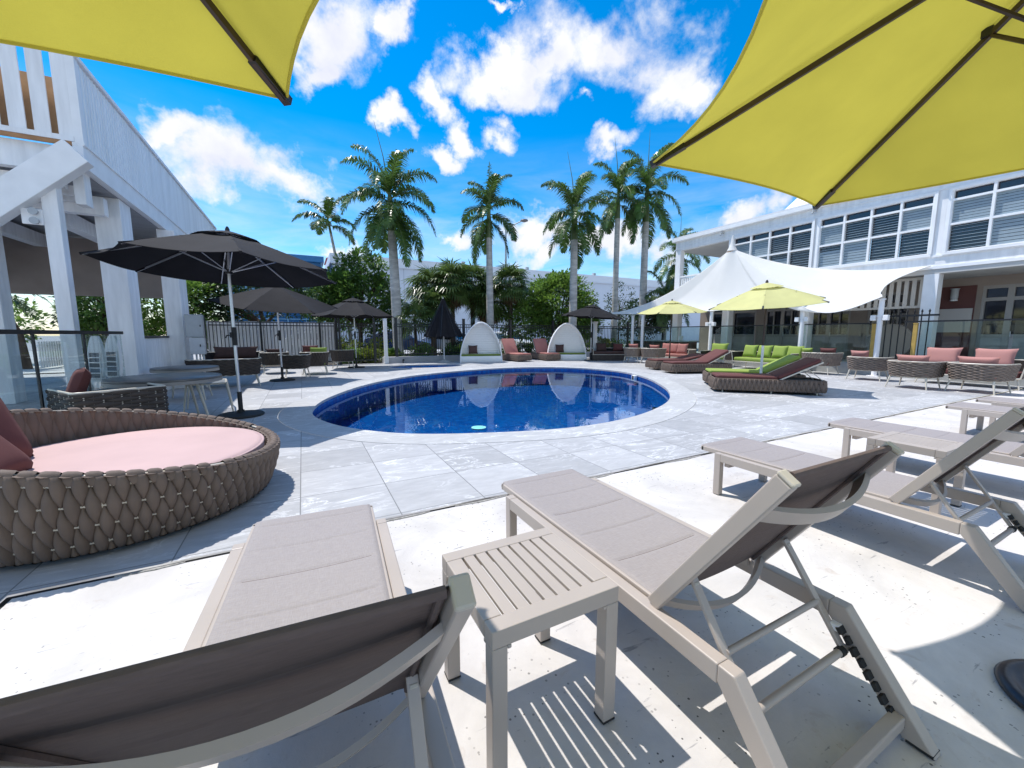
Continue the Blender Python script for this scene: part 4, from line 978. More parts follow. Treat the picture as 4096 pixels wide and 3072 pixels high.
MB().tube([(ap.x, ap.y, .3), (ap.x, ap.y, ap.z + .2)], .06, 12).build('mast', WHITE, t, smooth=True)

# ------------------------------------------------------------------ building on the right
t = thing('right_building', 'two-storey white building with louvred upper windows and a shaded terrace', 'building')
FX = 16.0; B0, B1, BV = -6.0, 11.15, 13.85
wl = MB()
wins = [(1.55, 4.62, 4), (4.97, 7.80, 4), (8.02, 10.93, 4)]
z0, z1 = 3.46, 5.10
ys = [B0] + [v for a, b, _ in wins for v in (a, b)] + [B1]
for i in range(0, len(ys), 2): wl.rng(FX, FX + .2, ys[i], ys[i + 1], z0, z1)
wl.rng(FX, FX + .2, B0, B1, 3.03, z0); wl.rng(FX, FX + .2, B0, BV, z1, 5.52)
wl.rng(FX + .2, 23, B1 - .2, B1, 3.03, 5.5)
wl.build('upper_wall', WHITES, t)
MB().rng(FX - .025, FX, B0, BV, 3.03, 3.11).rng(FX - .03, FX, B0, B1, 3.36, 3.42).rng(FX - .02, FX, B0, BV, 5.18, 5.20).rng(FX - .02, FX, B0, BV, 5.32, 5.335).build('trim', WHITE, t)
MB().rng(FX - .13, FX + .3, B0, BV + .1, 5.50, 5.62).rng(FX - .16, FX - .13, B0, BV + .1, 5.52, 5.64).build('gutter', WHITE, t)
MB().rng(FX - .10, 24, B0, BV + .08, 5.63, 5.72).build('roof', mat('pale_roof_sheet', (.68, .68, .68), .5), t)
MB().rng(FX, 23, B0, BV, 2.90, 3.03).rng(FX + .01, 23, B1, BV, 5.10, 5.17).build('ceiling', mat('ceiling_boards', (.52, .51, .49), .7, var=.05, vs=2), t)
for (a, b, npn) in wins:
    fr = MB(); e = .055; zz = [z0, 4.20, 4.84, z1]; pw = (b - a) / npn
    for i in range(npn + 1):
        y = a + pw * i; fr.rng(FX - .03, FX + .06, max(a, y - e / 2), min(b, y + e / 2), z0, z1)
    for z in zz: fr.rng(FX - .028, FX + .058, a, b, max(z0, z - e / 2), min(z1, z + e / 2))
    fr.rng(FX - .06, FX - .031, a - .06, b + .06, z0 - .07, z0 - .01); fr.rng(FX - .05, FX - .031, a - .07, a, z0, z1 + .07).rng(FX - .05, FX - .031, b, b + .07, z0, z1 + .07).rng(FX - .05, FX - .031, a, b, z1, z1 + .07)
    wo = fr.build('window', WHITE, t)
    for i in range(npn):
        for j in range(3):
            ya, yb = a + pw * i + e / 2, a + pw * (i + 1) - e / 2; za, zb = zz[j] + e / 2, zz[j + 1] - e / 2
            MB().rng(FX + .09, FX + .10, ya, yb, za, zb).build('pane', DGLASS, wo)
            if j < 2:
                m = MB(); closed = ((i * 7 + j * 3 + int(a * 2)) % 5) in (0, 2, 3); nl = 8; dz = (zb - za) / nl
                for s in range(nl):
                    z = za + dz * (s + .5)
                    if closed and not (j == 0 and s > 5 and i % 2): m.bar((FX + .055, ya, z), (FX + .055, yb, z), .012, dz * .86)
                    else: m.bar((FX + .055, ya, z), (FX + .055, yb, z), .03, .013)
                m.build('louvre', BLIND, wo)
# columns, veranda and balustrade
cl = [(4.69, 5.01), (7.9, 8.2), (10.95, 11.25), (13.55, 13.85)]
for a, b in cl: MB().rng(FX, FX + .32, a, b, .31, 2.90).build('column', WHITE, t, bevel=.008)
MB().rng(FX + .0, FX + .26, 13.56, 13.84, 3.03, 5.18).build('column', WHITE, t, bevel=.008)
m = MB().rng(FX + .02, FX + .10, B1, 13.56, 3.86, 3.92).rng(FX + .02, FX + .10, B1, 13.56, 3.10, 3.15)
y = B1 + .06
while y < 13.5: m.rng(FX + .04, FX + .07, y, y + .055, 3.15, 3.86); y += .105
m.build('veranda_rail', WHITE, t)
m = MB().rng(FX + .26, 22, 13.78, 13.84, 3.86, 3.92); x = FX + .4
while x < 22: m.rng(x, x + .03, 13.79, 13.83, 3.1, 3.86); x += .105
m.build('veranda_rail', WHITE, t)
# ground floor behind the columns
GX = 18.0
gw = MB(); ops = [(3.20, 4.30), (5.9, 7.0), (7.5, 8.9), (9.2, 10.6), (11.0, 13.2)]
ys = [B0] + [v for o in ops for v in o] + [13.85]
for i in range(0, len(ys), 2): gw.rng(GX, GX + .2, ys[i], ys[i + 1], .31, 2.90)
for a, b in ops: gw.rng(GX, GX + .2, a, b, 2.62, 2.90)
gw.build('lower_wall', BEIGE, t)
MB().rng(GX - .02, GX, 4.42, 5.35, .31, 2.66).build('accent_panel', MAROONW, t)
for k, (a, b) in enumerate(ops):
    e = .07; fr = MB(); mid = (a + b) / 2
    for y in (a + e / 2, b - e / 2, mid): fr.rng(GX + .02, GX + .09, y - e / 2 - (.03 if y == mid else 0), y + e / 2 + (.03 if y == mid else 0), .31, 2.62)
    for z in (.36, 1.15, 2.22, 2.58): fr.rng(GX + .022, GX + .088, a, b, z - .05, z + .05)
    if k in (1, 2, 3):
        for y in ((a + mid) / 2, (b + mid) / 2): fr.rng(GX + .025, GX + .085, y - .02, y + .02, 1.15, 2.22)
    d = fr.build('door', mat('door_frame_paint', (.36, .33, .31), .6), t)
    MB().rng(GX + .10, GX + .11, a, b, 1.2, 2.6).build('pane', DGLASS, d)
    m = MB().rng(GX + .06, GX + .098, a + e, b - e, .36, 1.12)
    for s in range(6): m.rng(GX + .045, GX + .0598, a + .18, b - .18, .50 + s * .09, .55 + s * .09)
    m.build('door_panel', mat('door_panel_paint', (.44, .42, .40), .6), d)
    MB().box((GX + .01, mid - .09, 1.2), (.03, .02, .16)).build('handle', ALU, d)
# slatted screen above the gate
m = MB().rng(FX + .34, FX + .40, 5.01, 7.9, 2.80, 2.88).rng(FX + .34, FX + .40, 5.01, 7.9, 1.98, 2.05); y = 5.08
while y < 7.85: m.rng(FX + .35, FX + .38, y, y + .10, 2.0, 2.85); y += .175
m.build('slat_screen', mat('screen_paint', (.60, .57, .52), .6), t)
m = MB().rng(FX - .75, FX - .06, 2.05, 3.0, 3.46, 4.30); bal = m.build('bay_box', WHITES, t)
m = MB().rng(FX - .79, FX - .755, 2.03, 3.02, 4.22, 4.32).rng(FX - .79, FX - .755, 2.03, 3.02, 3.44, 3.56).rng(FX - .775, FX - .755, 2.03, 2.12, 3.56, 4.22).rng(FX - .775, FX - .755, 2.93, 3.02, 3.56, 4.22); m.build('bay_trim', WHITE, bal)
m = MB().add([(FX - .06, 2.05, 3.02), (FX - .06, 3.0, 3.02), (FX - .75, 3.0, 3.43), (FX - .75, 2.05, 3.43), (FX - .06, 2.05, 3.45), (FX - .06, 3.0, 3.45), (FX - .75, 3.0, 3.452), (FX - .75, 2.05, 3.452)], [(0, 1, 2, 3), (4, 7, 6, 5), (0, 4, 5, 1), (2, 6, 7, 3), (0, 3, 7, 4), (1, 5, 6, 2)]); m.build('bay_corbel', WHITE, bal)
# roof garden rail with lattice and the white hipped roof behind it
m = MB(); y = -4
for k in range(6):
    ya = -3.5 + k * 1.9; m.rng(17.0, 17.1, ya - .06, ya + .06, 5.72, 6.46)
    m.rng(17.02, 17.08, ya + .06, ya + 1.84, 6.38, 6.44)
    if k in (1, 2, 3):
        for s in range(17): yy = ya + .10 + s * .107; m.rng(17.03, 17.045, yy, yy + .045, 5.80, 6.38)
        for s in range(6): m.rng(17.046, 17.06, ya + .06, ya + 1.84, 5.80 + s * .107, 5.845 + s * .107)
    else:
        for s in range(17): yy = ya + .10 + s * .107; m.rng(17.03, 17.06, yy, yy + .05, 5.80, 6.38)
m.build('roof_rail', WHITE, t)
m = MB(); m.add([(18, 10.95, 5.73), (18, -1, 5.73), (24, -1, 5.73), (24, 10.95, 5.73), (19.4, 7.0, 9.6), (19.4, 3.0, 9.6)], [(0, 1, 5, 4), (1, 2, 5), (2, 3, 4, 5), (3, 0, 4), (3, 2, 1, 0)]); m.build('hipped_roof', mat('white_sheet_roof', (.82, .82, .82), .45), t)
for y in (11.4, 7.95, 4.8):
    MB().rng(FX - .20, FX - .02, y - .02, y + .02, 5.40, 5.46).tube([(FX - .12, y + .05, 5.44), (FX - .16, y + .05, 5.33)], .03, 8).build('downlight', GREYBOX, t)
t = thing('wall_lamp', 'cylindrical grey lamp on the beige terrace wall', 'wall lamp', (17.9, 4.85, 2.42))
MB().lathe([(.0, -.16), (.07, -.16), (.085, -.10), (.085, .14), (.11, .17), (0, .17)], n=18).build('lamp_body', GREYBOX, t, smooth=True)
MB().lathe([(0, -.21), (.085, -.20), (.085, -.165), (0, -.165)], n=18).build('lamp_glass', WHITE, t, smooth=True)
o = MB().rng(-.02, .0, -.42, .42, -.36, .36).build('notice_board', mat('notice_board_white', (.52, .48, .46), .6), loc=(17.955, 4.86, 1.62)); tag(o, 'pale blank notice board on the maroon terrace wall', 'notice board')
o = MB().lathe([(0, -.03), (.54, -.03), (.56, 0), (.54, .03), (0, .03)], n=48); o.v = [(z, x, y) for x, y, z in o.v]; o = o.build('round_disc', mat('pale_disc', (.40, .36, .31), .5), smooth=True, loc=(17.2, 6.0, .98)); tag(o, 'big pale round disc standing on the terrace behind the spear gate', 'round screen')
# bar counter on the terrace
t = thing('bar_counter', 'long bar counter with a pale stone top behind the terrace glass', 'bar counter', (15.95, 14.2, .31))
MB().rng(-.30, .30, -1.6, 2.0, 0, .54).build('counter_front', mat('counter_front', (.20, .13, .10), .6, var=.1), t)
MB().rng(-.40, .36, -1.7, 2.1, .541, .60).build('counter_top', mat('counter_stone', (.62, .64, .62), .25, var=.05), t, bevel=.01)
o = MB().lathe([(0, 0), (.10, 0), (.125, .20), (.135, .205), (.125, .21), (.115, .205), (.095, .012), (0, .012)], n=20).build('ice_bucket', WHITE, smooth=True, loc=(15.85, 13.2, .912)); tag(o, 'white bucket standing on the terrace bar counter', 'bucket')

# ------------------------------------------------------------------ building on the left
KB = .65; ZG = -1.2 * (1 - KB) / KB    # drawn at a larger scale, brought to size here; ZG is the floor
def bring(o): o.scale = (KB,) * 3; o.location = V(o.location) * KB + V((0, 0, 1.2 * (1 - KB))); return o
t = bring(thing('left_building', 'white building on the left with corrugated upper wall over an open porch', 'building'))
LX = -3.8; LB = 11.85; 
PARA = mat('pale_blue_white_boards', (.80, .84, .87), .5, var=.08, vs=1.5, bump=.05, bs=20, stretch=(2, 2, .2))
MB().rng(LX - .05, LX - .025, LB + .18, 27, 5.12, 6.70).build('groove_shade', mat('groove_shade', (.30, .33, .37), .7), t)  # grey sheet, painting the shade of the grooves between the ribs
m = MB(); y = LB + .2
while y < 26.9:
    m.add([(LX + d, y + o, z) for z in (5.10, 6.72) for d, o in ((-.02, 0), (.018, .03), (.018, .10), (-.02, .13))], [(0, 1, 5, 4), (1, 2, 6, 5), (2, 3, 7, 6)]); y += .155
m.build('ribbed_parapet', PARA, t)
MB().rng(LX - .06, LX + .07, LB, 27, 6.74, 6.82).build('capping', WHITE, t)
MB().rng(LX - .10, LX + .035, LB + .01, LB + .18, 5.05, 6.74).build('corner_board', WHITE, t)
MB().rng(LX - .14, LX + .02, LB, 27, 4.62, 5.095).rng(LX + .02, LX + .05, LB, 27, 5.06, 5.10).build('fascia', WHITE, t)
MB().rng(LX - .30, LX - .13, LB + .3, LB + .62, 3.95, 4.62).build('hanger', WHITES, t)
MB().rng(-13, LX - .141, LB + .4, 27, 4.60, 4.66).build('soffit', PLANK, t)
for x in (-5.55, -7.6): MB().rng(x - .16, x + .16, LB + .4, 27, 4.12, 4.499).build('beam', WHITES, t)
MB().rng(-13, -4.1, 13.6, 13.85, 4.08, 4.49).build('beam', WHITES, t)
MB().rng(-13, -3.95, 19.6, 19.9, 2.55, 4.49).rng(-13, -4.0, 19.58, 19.599, 2.55, 2.68).build('header', BEIGE, t)
MB().rng(-9.4, -9.1, LB + .4, 19.5, 2.7, 4.49).build('header', BEIGE, t)
for (xa, xb, ya, yb) in ((-4.42, -3.92, 14.0, 14.75), (-4.02, -3.56, 17.32, 18.3), (-7.3, -6.9, 15.5, 16.0)): MB().rng(xa, xb, ya, yb, ZG, 4.599).build('column', WHITES, t, bevel=.01)
p = MB().bar((-4.36, LB + .05, ZG), (-4.36, LB + .05, 4.4), .24, .24, up=(0, 1, 0)).build('porch_post', WHITES, t, bevel=.01)
MB().rng(-6.4, -6.05, 9.0, 9.3, ZG, 3.2).build('porch_post', WHITES, t, bevel=.01)
MB().bar((LX - .02, LB - .10, 4.86), (-7.4, LB - .10, 1.52), .30, .50, up=(0, 0, 1)).build('diagonal_brace', WHITE, t, bevel=.012)
# slatted gable end facing the pool
m = MB(); x = LX - .085
while x > -9: m.rng(x - .235, x, LB + .02, LB + .05, 5.18, 6.9); x -= .345
m.rng(-9, LX - .10, LB - .01, LB + .02, 5.10, 5.20); m.build('slat_screen', WHITES, t)
MB().rng(-9, LX - .05, LB + .0, LB + .06, 5.02, 5.095).build('timber_sill', TIMBER, t)
MB().rng(-9, LX - .25, LB + .22, LB + .30, 5.1, 6.35).build('backing_wall', mat('tan_backing', (.46, .28, .15), .8, var=.1), t)
MB().rng(-9, LX - .15, LB + .15, LB + .35, 4.52, 5.02).build('gable_beam', WHITES, t)
for i in range(3): MB().rng(-9, LX - .5, LB + .5 + i * .55, LB + .62 + i * .55, 4.30, 4.50).build('joist', WHITES, t)
t = bring(thing('flood_lamp', 'twin white flood lamp under the porch beam of the left building', 'flood lamp', (-4.62, LB - .15, 3.52)))
MB().box((0, .06, 0), (.30, .05, .30)).build('housing', WHITE, t, bevel=.01)
for z in (-.09, .09): MB().tube([(.05, .03, z), (.05, -.05, z)], [.055, .07], 14).build('lamp_head', GREYBOX, t, smooth=True)
# picket infill between the left columns
t = bring(thing('slat_infill', 'weathered white slat panel with a black top rail between the left columns', 'fence'))
m = MB(); y = 14.80
while y < 17.28: m.rng(-4.02, -3.99, y, y + .15, ZG + .03, 1.08); y += .165
m.build('slat_panel', WHITES, t); MB().rng(-4.05, -3.96, 14.78, 17.3, 1.085, 1.15).build('top_rail', BLACKM, t)
# glass rail of the porch
t = bring(thing('porch_glass_rail', 'glass porch fence with a thick black top rail at the left edge', 'balustrade'))
MB().bar((-3.86, 5.6, 1.235), (-3.86, 12.95, 1.235), .07, .07).build('top_rail', BLACKM, t)
for a, b in ((5.7, 7.6), (7.66, 9.3), (9.36, 11.0), (11.06, 12.9)): MB().rng(-3.865, -3.855, a, b, ZG + .06, 1.19).build('glass_panel', GLASSC, t)
for y in (7.63, 9.33, 11.03): MB().rng(-3.875, -3.845, y - .022, y + .022, ZG, 1.2).build('post', BLACKM, t)
# electrical cabinets at the corner
t = bring(thing('meter_box', 'grey electrical cabinet, upper of two on the corner column', 'electrical cabinet', (-3.18, 17.15, .0)))
MB().rng(-.28, .20, -.15, .12, 1.10, 1.86).build('cabinet', GREYBOX, t, bevel=.008); MB().rng(-.26, .18, -.165, -.151, 1.13, 1.83).build('door', GREYBOX, t); MB().rng(.12, .15, -.175, -.166, 1.45, 1.52).build('latch', BLACKM, t)
t = bring(thing('meter_box', 'pale grey electrical cabinet, lower of two on the corner column', 'electrical cabinet', (-3.15, 17.15, .0)))
MB().rng(-.24, .17, -.13, .12, .52, 1.09).build('cabinet', mat('pale_enamel', (.58, .60, .62), .45, var=.06), t, bevel=.008); MB().rng(.04, .07, -.145, -.131, .78, .86).build('latch', BLACKM, t)
for x in (-.10, .0, .10): MB().tube([(x, 0, ZG), (x, 0, .53)], .028, 8).build('conduit', WHITE, t, smooth=True)
t = thing('white_picket_fence', 'white picket fence seen through the porch glass on the left', 'fence')
m = MB(); y = 19.6
while y < 24.5: m.rng(-8.02, -7.99, y, y + .07, .05, .95); y += .16
m.build('picket_panel', WHITE, t); MB().rng(-8.05, -8.021, 19.6, 24.5, .75, .83).build('rail', WHITE, t); MB().rng(-8.05, -8.021, 19.6, 24.5, .2, .28).build('rail', WHITE, t)
structure('path', MB().add([(-60, -10, 0), (-8.6, -10, 0), (-8.6, 17.62, 0), (-5.6, 17.62, 0), (-5.6, 24.1, 0), (-60, 24.1, 0)], [(0, 1, 2, 3, 4, 5)]), mat('bright_paving', (.55, .55, .54), .85, var=.08, vs=1), loc=(0, 0, .008))
CLOUDS = [(115, 40, 20, 12, 0), (150, 55, 20, 13, 10), (185, 30, 24, 11, 0), (225, 50, 20, 14, -8), (262, 28, 18, 10, 5), (300, 52, 15, 10, 0), (80, 62, 14, 9, 0), (140, 20, 14, 7, 0), (-5.0, 17.6, 9.5, 3.9, 3), (38.5, 32.6, 9.3, 3.7, -1.0), (26.5, 29.6, 5.8, 2.1, -8.0), (47.1, 29.0, 4.3, 3.5, -33.0), (32.0, 32.2, 5.6, 2.4, 14.0), (6.2, 31.8, 4.3, 3.4, 12.0), (3.7, 28.9, 2.7, 1.8, 12.0), (11.0, 32.6, 1.2, 1.9, 9.0), (-6.9, 17.5, 6.2, 3.4, 3.0), (-11.1, 19.7, 2.8, 2.1, -9.0), (0.4, 17.8, 5.8, 2.7, 4.0), (17.5, 21.8, 2.8, 1.3, -15.0), (20.3, 24.0, 1.7, 2.4, 33.0), (25.6, 23.9, 2.6, 1.9, -17.0), (18.0, 27.8, 1.6, 2.2, 4.0), (39.4, 23.9, 3.5, 1.5, 18.0), (35.4, 27.7, 1.6, 0.9, -4.0), (57.6, 14.5, 5.1, 2.2, 20.0), (32.8, 13.7, 4.9, 2.6, -20.0), (39.2, 10.0, 11.4, 2.1, -2.0), (20.4, 12.2, 3.1, 1.6, 2.0), (5.3, 12.0, 2.7, 1.1, 5.0), (25.0, 35.1, 1.1, 0.5, 1.0), (50.3, 27.0, 2.8, 2.5, -11.0), (-15.5, 17.2, 2.0, 2.4, 15.0), (12.1, 25.4, 1.6, 1.4, 7.0)]  # leading entries lie behind and overhead, unseen clouds added for neutral fill light
SUN_E, SKY_S, SKY_SAT, SKY_V, SKY_H, CLOUD_B, EXPO = 3.25, .10, 1.56, 1.40, .497, 7.2, .58
# ------------------------------------------------------------------ planting
structure('garden_bed', MB().add([(1.3, 17.56, 0), (40, 17.56, 0), (40, 20.6, 0), (1.3, 20.6, 0)], [(0, 1, 2, 3)]), SOIL, loc=(0, 0, -.03))
structure('garden_bed', MB().add([(-30, 17.6, 0), (1.2, 17.6, 0), (1.2, 24, 0), (-30, 24, 0)], [(0, 1, 2, 3)]), SOIL, loc=(0, 0, -.03))
structure('parking', MB().add([(-60, 24.2, 0), (80, 24.2, 0), (80, 41.9, 0), (-60, 41.9, 0)], [(0, 1, 2, 3)]), mat('pale_parking', (.42, .42, .42), .9, var=.1, vs=.5), loc=(0, 0, -.02))  # even mid grey with slight random tone
def ru():
    z = rnd(-1, 1); q = rnd(0, 2 * pi); s = math.sqrt(1 - z * z); return V((s * cos(q), s * sin(q), z))
def leaf(m, p, d, up, L, W):
    x = d.cross(up)
    if x.length < 1e-3: x = V((1, 0, 0))
    x.normalize(); n = x.cross(d).normalized()
    m.add([p, p + d * (L * .45) + x * W * .5 + n * L * .06, p + d * L, p + d * (L * .45) - x * W * .5 + n * L * .06], [(0, 1, 2), (0, 2, 3)])
def crown(m, c, rad, clumps, per, L, W, cs=.42, low=-.6):
    c = V(c)
    for _ in range(clumps):
        while True:
            d = ru()
            if d.z > low: break
        k = rnd(.45, 1.0) ** .5; cc = c + V((d.x * rad[0], d.y * rad[1], d.z * rad[2])) * k; rr = cs * rnd(.6, 1.25)
        for _ in range(per):
            e = ru(); p = cc + e * rr * rnd(.55, 1.0); o = (e + d * .5 + ru() * .6).normalized()
            leaf(m, p, o, V((0, 0, 1)) + ru() * .5, L * rnd(.7, 1.2), W * rnd(.7, 1.2))
def tree(name, label, loc, crowns, trunk, material, group, L=.16, W=.10, cs=.42, cat='tree'):
    t = thing(name, label, cat, (*loc, 0), rnd(0, 360) * 0, group)
    m = MB()
    for c, rad, n, per in crowns: crown(m, c, rad, n, per, L, W, cs)
    m.build('crown', material, t, recalc=False)
    m = MB(); h, r = trunk; m.tube([(0, 0, -.05), (.03, .02, h * .5), (0, .0, h)], [r, r * .8, r * .6], 8)
    for c, rad, n, per in crowns:
        for _ in range(4):
            d = ru(); e = V(c) + V((d.x * rad[0], d.y * rad[1], abs(d.z) * rad[2] * .6)) * .75
            m.tube([(0, 0, h * .8), V((0, 0, h)).lerp(e, .5) + V((0, 0, .1)), e], [r * .5, r * .3, r * .1], 5)
    m.build('trunk', BARK, t, smooth=True); return t
GT = 'broad leafy trees behind the fence'
tree('leafy_tree', 'tall dark glossy-leaved tree behind the fence left of the first royal palm', (3.0, 25.0), [((0, 0, 2.6), (2.5, 2.1, 2.2), 190, 42), ((.3, 0, 4.4), (1.5, 1.4, 1.6), 90, 42), ((-1.7, -.2, 3.0), (1.2, 1.2, 1.4), 60, 42), ((-1.0, .2, 3.6), (1.0, 1.0, 1.0), 40, 42), ((1.5, 0, 1.8), (1.2, 1.2, 1.3), 40, 40)], (2.0, .16), LEAF, GT, .20, .13)
tree('leafy_tree', 'wide rounded bright green tree behind the right white pod', (14.4, 21.2), [((0, 0, 2.7), (2.5, 1.9, 2.1), 210, 44), ((-2.4, -.1, 1.8), (1.7, 1.4, 1.5), 110, 42), ((1.7, 0, 1.8), (1.3, 1.2, 1.4), 60, 42), ((.2, 0, 4.0), (1.2, 1.1, .85), 44, 42)], (1.8, .16), LEAF2, GT, .20, .13)
tree('slender_tree', 'thin open-crowned tree between the two right-hand palm trunks', (20.3, 22.3), [((0, 0, 3.4), (1.0, 1.0, 1.5), 34, 22), ((.2, 0, 2.2), (1.1, 1.0, .8), 26, 20)], (3.0, .06), LEAF3, None, .15, .09, .28)
tree('leafy_tree', 'dark tree behind the white board fence, under the black umbrellas', (-1.6, 22.5), [((0, 0, 2.9), (2.4, 1.6, 1.7), 120, 40), ((-2.2, 0, 2.2), (1.4, 1.3, 1.4), 60, 40)], (2.0, .16), LEAF3, GT, .19, .12)
tree('leafy_tree', 'bright bushy tree at the left end of the white board fence', (-4.6, 21.0), [((0, 0, 2.3), (1.3, 1.2, 1.5), 74, 40), ((.3, 0, 1.2), (1.2, 1.0, .9), 40, 40)], (1.4, .10), LEAF2, GT, .22, .10)
tree('leafy_tree', 'dark tree seen between the two left building columns', (-8.7, 27.4), [((0, 0, 2.5), (1.7, 1.5, 1.9), 110, 40), ((.2, .3, 1.0), (1.5, 1.3, 1.0), 50, 40)], (2.0, .16), LEAF3, GT, .20, .12)
tree('leafy_tree', 'dark tree seen between the porch post and the first left column', (-7.0, 22.1), [((0, 0, 2.4), (1.0, 1.2, 1.6), 80, 40), ((0, .3, 1.0), (1.0, 1.2, .9), 40, 40)], (2.0, .16), LEAF, GT, .20, .12)
tree('leafy_tree', 'dark tree behind the thin sail posts at the back right corner', (19.6, 19.4), [((0, 0, 2.0), (1.7, 1.2, 1.3), 80, 40), ((1.6, 0, 2.3), (1.2, 1.0, 1.3), 50, 40)], (1.6, .12), LEAF3, GT, .18, .11)
tree('leafy_tree', 'small yellowing tree far left beyond the porch glass', (-10.3, 23.2), [((0, 0, 1.55), (.9, .9, .9), 40, 30)], (1.2, .07), LEAF2, GT, .20, .12)
HG = 'clipped shrubs along the car park'
for i, (x, y, s, mt_) in enumerate(((2.0, 22.2, .9, HEDGE), (3.5, 22.0, .8, HEDGE), (5.0, 18.9, .55, LEAF2), (6.4, 18.7, .55, LEAF), (7.4, 18.8, .6, LEAF2), (9.6, 18.6, .6, LEAF), (11.4, 18.7, .75, LEAF2), (12.8, 18.6, .8, HEDGE), (14.2, 18.6, .8, LEAF2), (15.6, 18.7, .85, HEDGE), (17.2, 18.7, .85, LEAF2), (18.6, 18.6, .9, LEAF), (1.7, 18.5, .45, LEAF2), (2.6, 18.4, .42, HEDGE), (3.6, 18.7, .40, LEAF2), (9.2, 21.4, .8, LEAF3), (8.0, 21.6, .7, LEAF3))):
    names = ['yellow-green shrub at the left behind the gate', 'yellow-green shrub nearest the first royal palm behind the gate', 'low shrub right of the first royal palm trunk', 'low shrub behind the half-closed umbrella', 'low shrub just left of the left pod', 'low shrub behind the two salmon loungers', 'shrub at the left side of the right pod', 'yellow-green shrub behind the right pod', 'green shrub at the right side of the right pod', 'yellow-green shrub under the right black umbrella', 'green shrub left of the thin sail posts', 'dark shrub behind the thin sail posts', 'small low shrub at the foot of the gate', 'small yellow-green shrub low behind the gate', 'small low shrub left of the white capped post', 'dark shrub under the fan palms, right one', 'dark shrub under the fan palms, left one']
    t = thing('shrub', names[i], 'shrub', (x, y, -.03), 0, HG); m = MB()
    crown(m, (0, 0, s * .55), (s, s * .7, s * .55), 26, 34, .13, .085, .24, low=-.9); m.build('foliage', mt_, t, recalc=False)
    m = MB()
    for _ in range(5): d = ru(); m.tube([(0, 0, 0), (d.x * s * .6, d.y * s * .5, s * .7)], [.02, .008], 5)
    m.build('stem', BARK, t)

def frond(m, base, az, el, L, droop, nl=34, ll=.42, lw=.035, hang=.75, stem=.022, sm=None):
    """pinnate palm leaf: arching rachis with hanging leaflets"""
    pts = []; d = V((cos(az) * cos(el), sin(az) * cos(el), sin(el))); p = V(base); n = 14
    for i in range(n + 1):
        pts.append(p.copy()); p = p + d * (L / n); d.z -= droop * (.35 + 1.3 * i / n) / n; d.normalize()
    (sm or m).tube(pts, [stem * (1 - .85 * i / n) for i in range(n + 1)], 5)
    for i in range(nl):
        q = .10 + .90 * i / nl; k = q * n; a = int(min(k, n - 1)); p = pts[a].lerp(pts[a + 1], k - a); t = (pts[a + 1] - pts[a]).normalized()
        sd = t.cross(V((0, 0, 1)));
        if sd.length < .05: sd = V((-sin(az), cos(az), 0))
        sd.normalize(); up = sd.cross(t)
        l = ll * (sin(pi * min(1, .18 + .80 * q)) ** .7) * rnd(.85, 1.15)
        for s in (-1, 1):
            dv = (sd * s * rnd(.7, 1) + t * rnd(.35, .7) + up * rnd(-.1, .45)).normalized(); w = up.cross(dv).normalized() * 0 + t * .0 + dv.cross(up).normalized()
            p1 = p + dv * l * .5; d2 = (dv + V((0, 0, -hang * rnd(.6, 1.3)))).normalized(); p2 = p1 + d2 * l * .55
            m.add([p - w * lw * .35, p + w * lw * .35, p1 + w * lw * .5, p1 - w * lw * .5, p2], [(0, 1, 2, 3), (3, 2, 4)])
def royal_palm(label, loc, h, hc, r0, r1, L, nf, spear, group, lean=(0, 0), droopy=1.0, material=PALM, ll=.46, up=.35, shaft=True):
    t = thing('palm_tree', label, 'palm tree', (*loc, -.03), 0, group)
    lx, ly = lean
    def c(z): q = z / hc; return V((lx * q ** 1.3, ly * q ** 1.3, z))
    n = 16; m = MB(); m.tube([c(h * i / n) for i in range(n + 1)], [(r0 + (r1 - r0) * (i / n)) * (1.22 if i == 0 else 1.06 if i == 1 else 1) * (1 + .05 * sin(pi * i / n)) for i in range(n + 1)], 14); m.build('trunk', TRUNK, t, smooth=True)
    if shaft: MB().tube([c(h - .02), c(h + (hc - h) * .35), c(h + (hc - h) * .8), c(hc)], [r1 * 1.02, r1 * .95, r1 * .6, r1 * .3], 12).build('crownshaft', SHAFT, t, smooth=True)
    m = MB(); sm = MB()
    for i in range(nf):
        az = 2 * pi * (i * .382) + rnd(-.25, .25); q = i / (nf - 1)
        el = R(74 - 112 * q * droopy + rnd(-8, 8)) if nf > 9 else R(62 - 60 * q + rnd(-8, 8))
        b = c(hc - .55 * q * (hc - h) * (1 if shaft else .2))
        frond(m, b, az, el, L * 1.13 * rnd(.88, 1.08), (1.75 + .9 * q + up) * droopy, nl=74, ll=ll * 1.36, lw=.052, hang=1.15, stem=.026, sm=sm)
    m.build('crown', material, t, recalc=False); sm.build('frond_stem', SHAFT, t, smooth=True)
    if spear: MB().tube([c(hc), c(hc) + V((spear[0] * .4, spear[1] * .4, spear[2] * .5)), c(hc) + V(spear)], [.035, .022, .006], 6).build('spear_leaf', SHAFT, t)
    return t
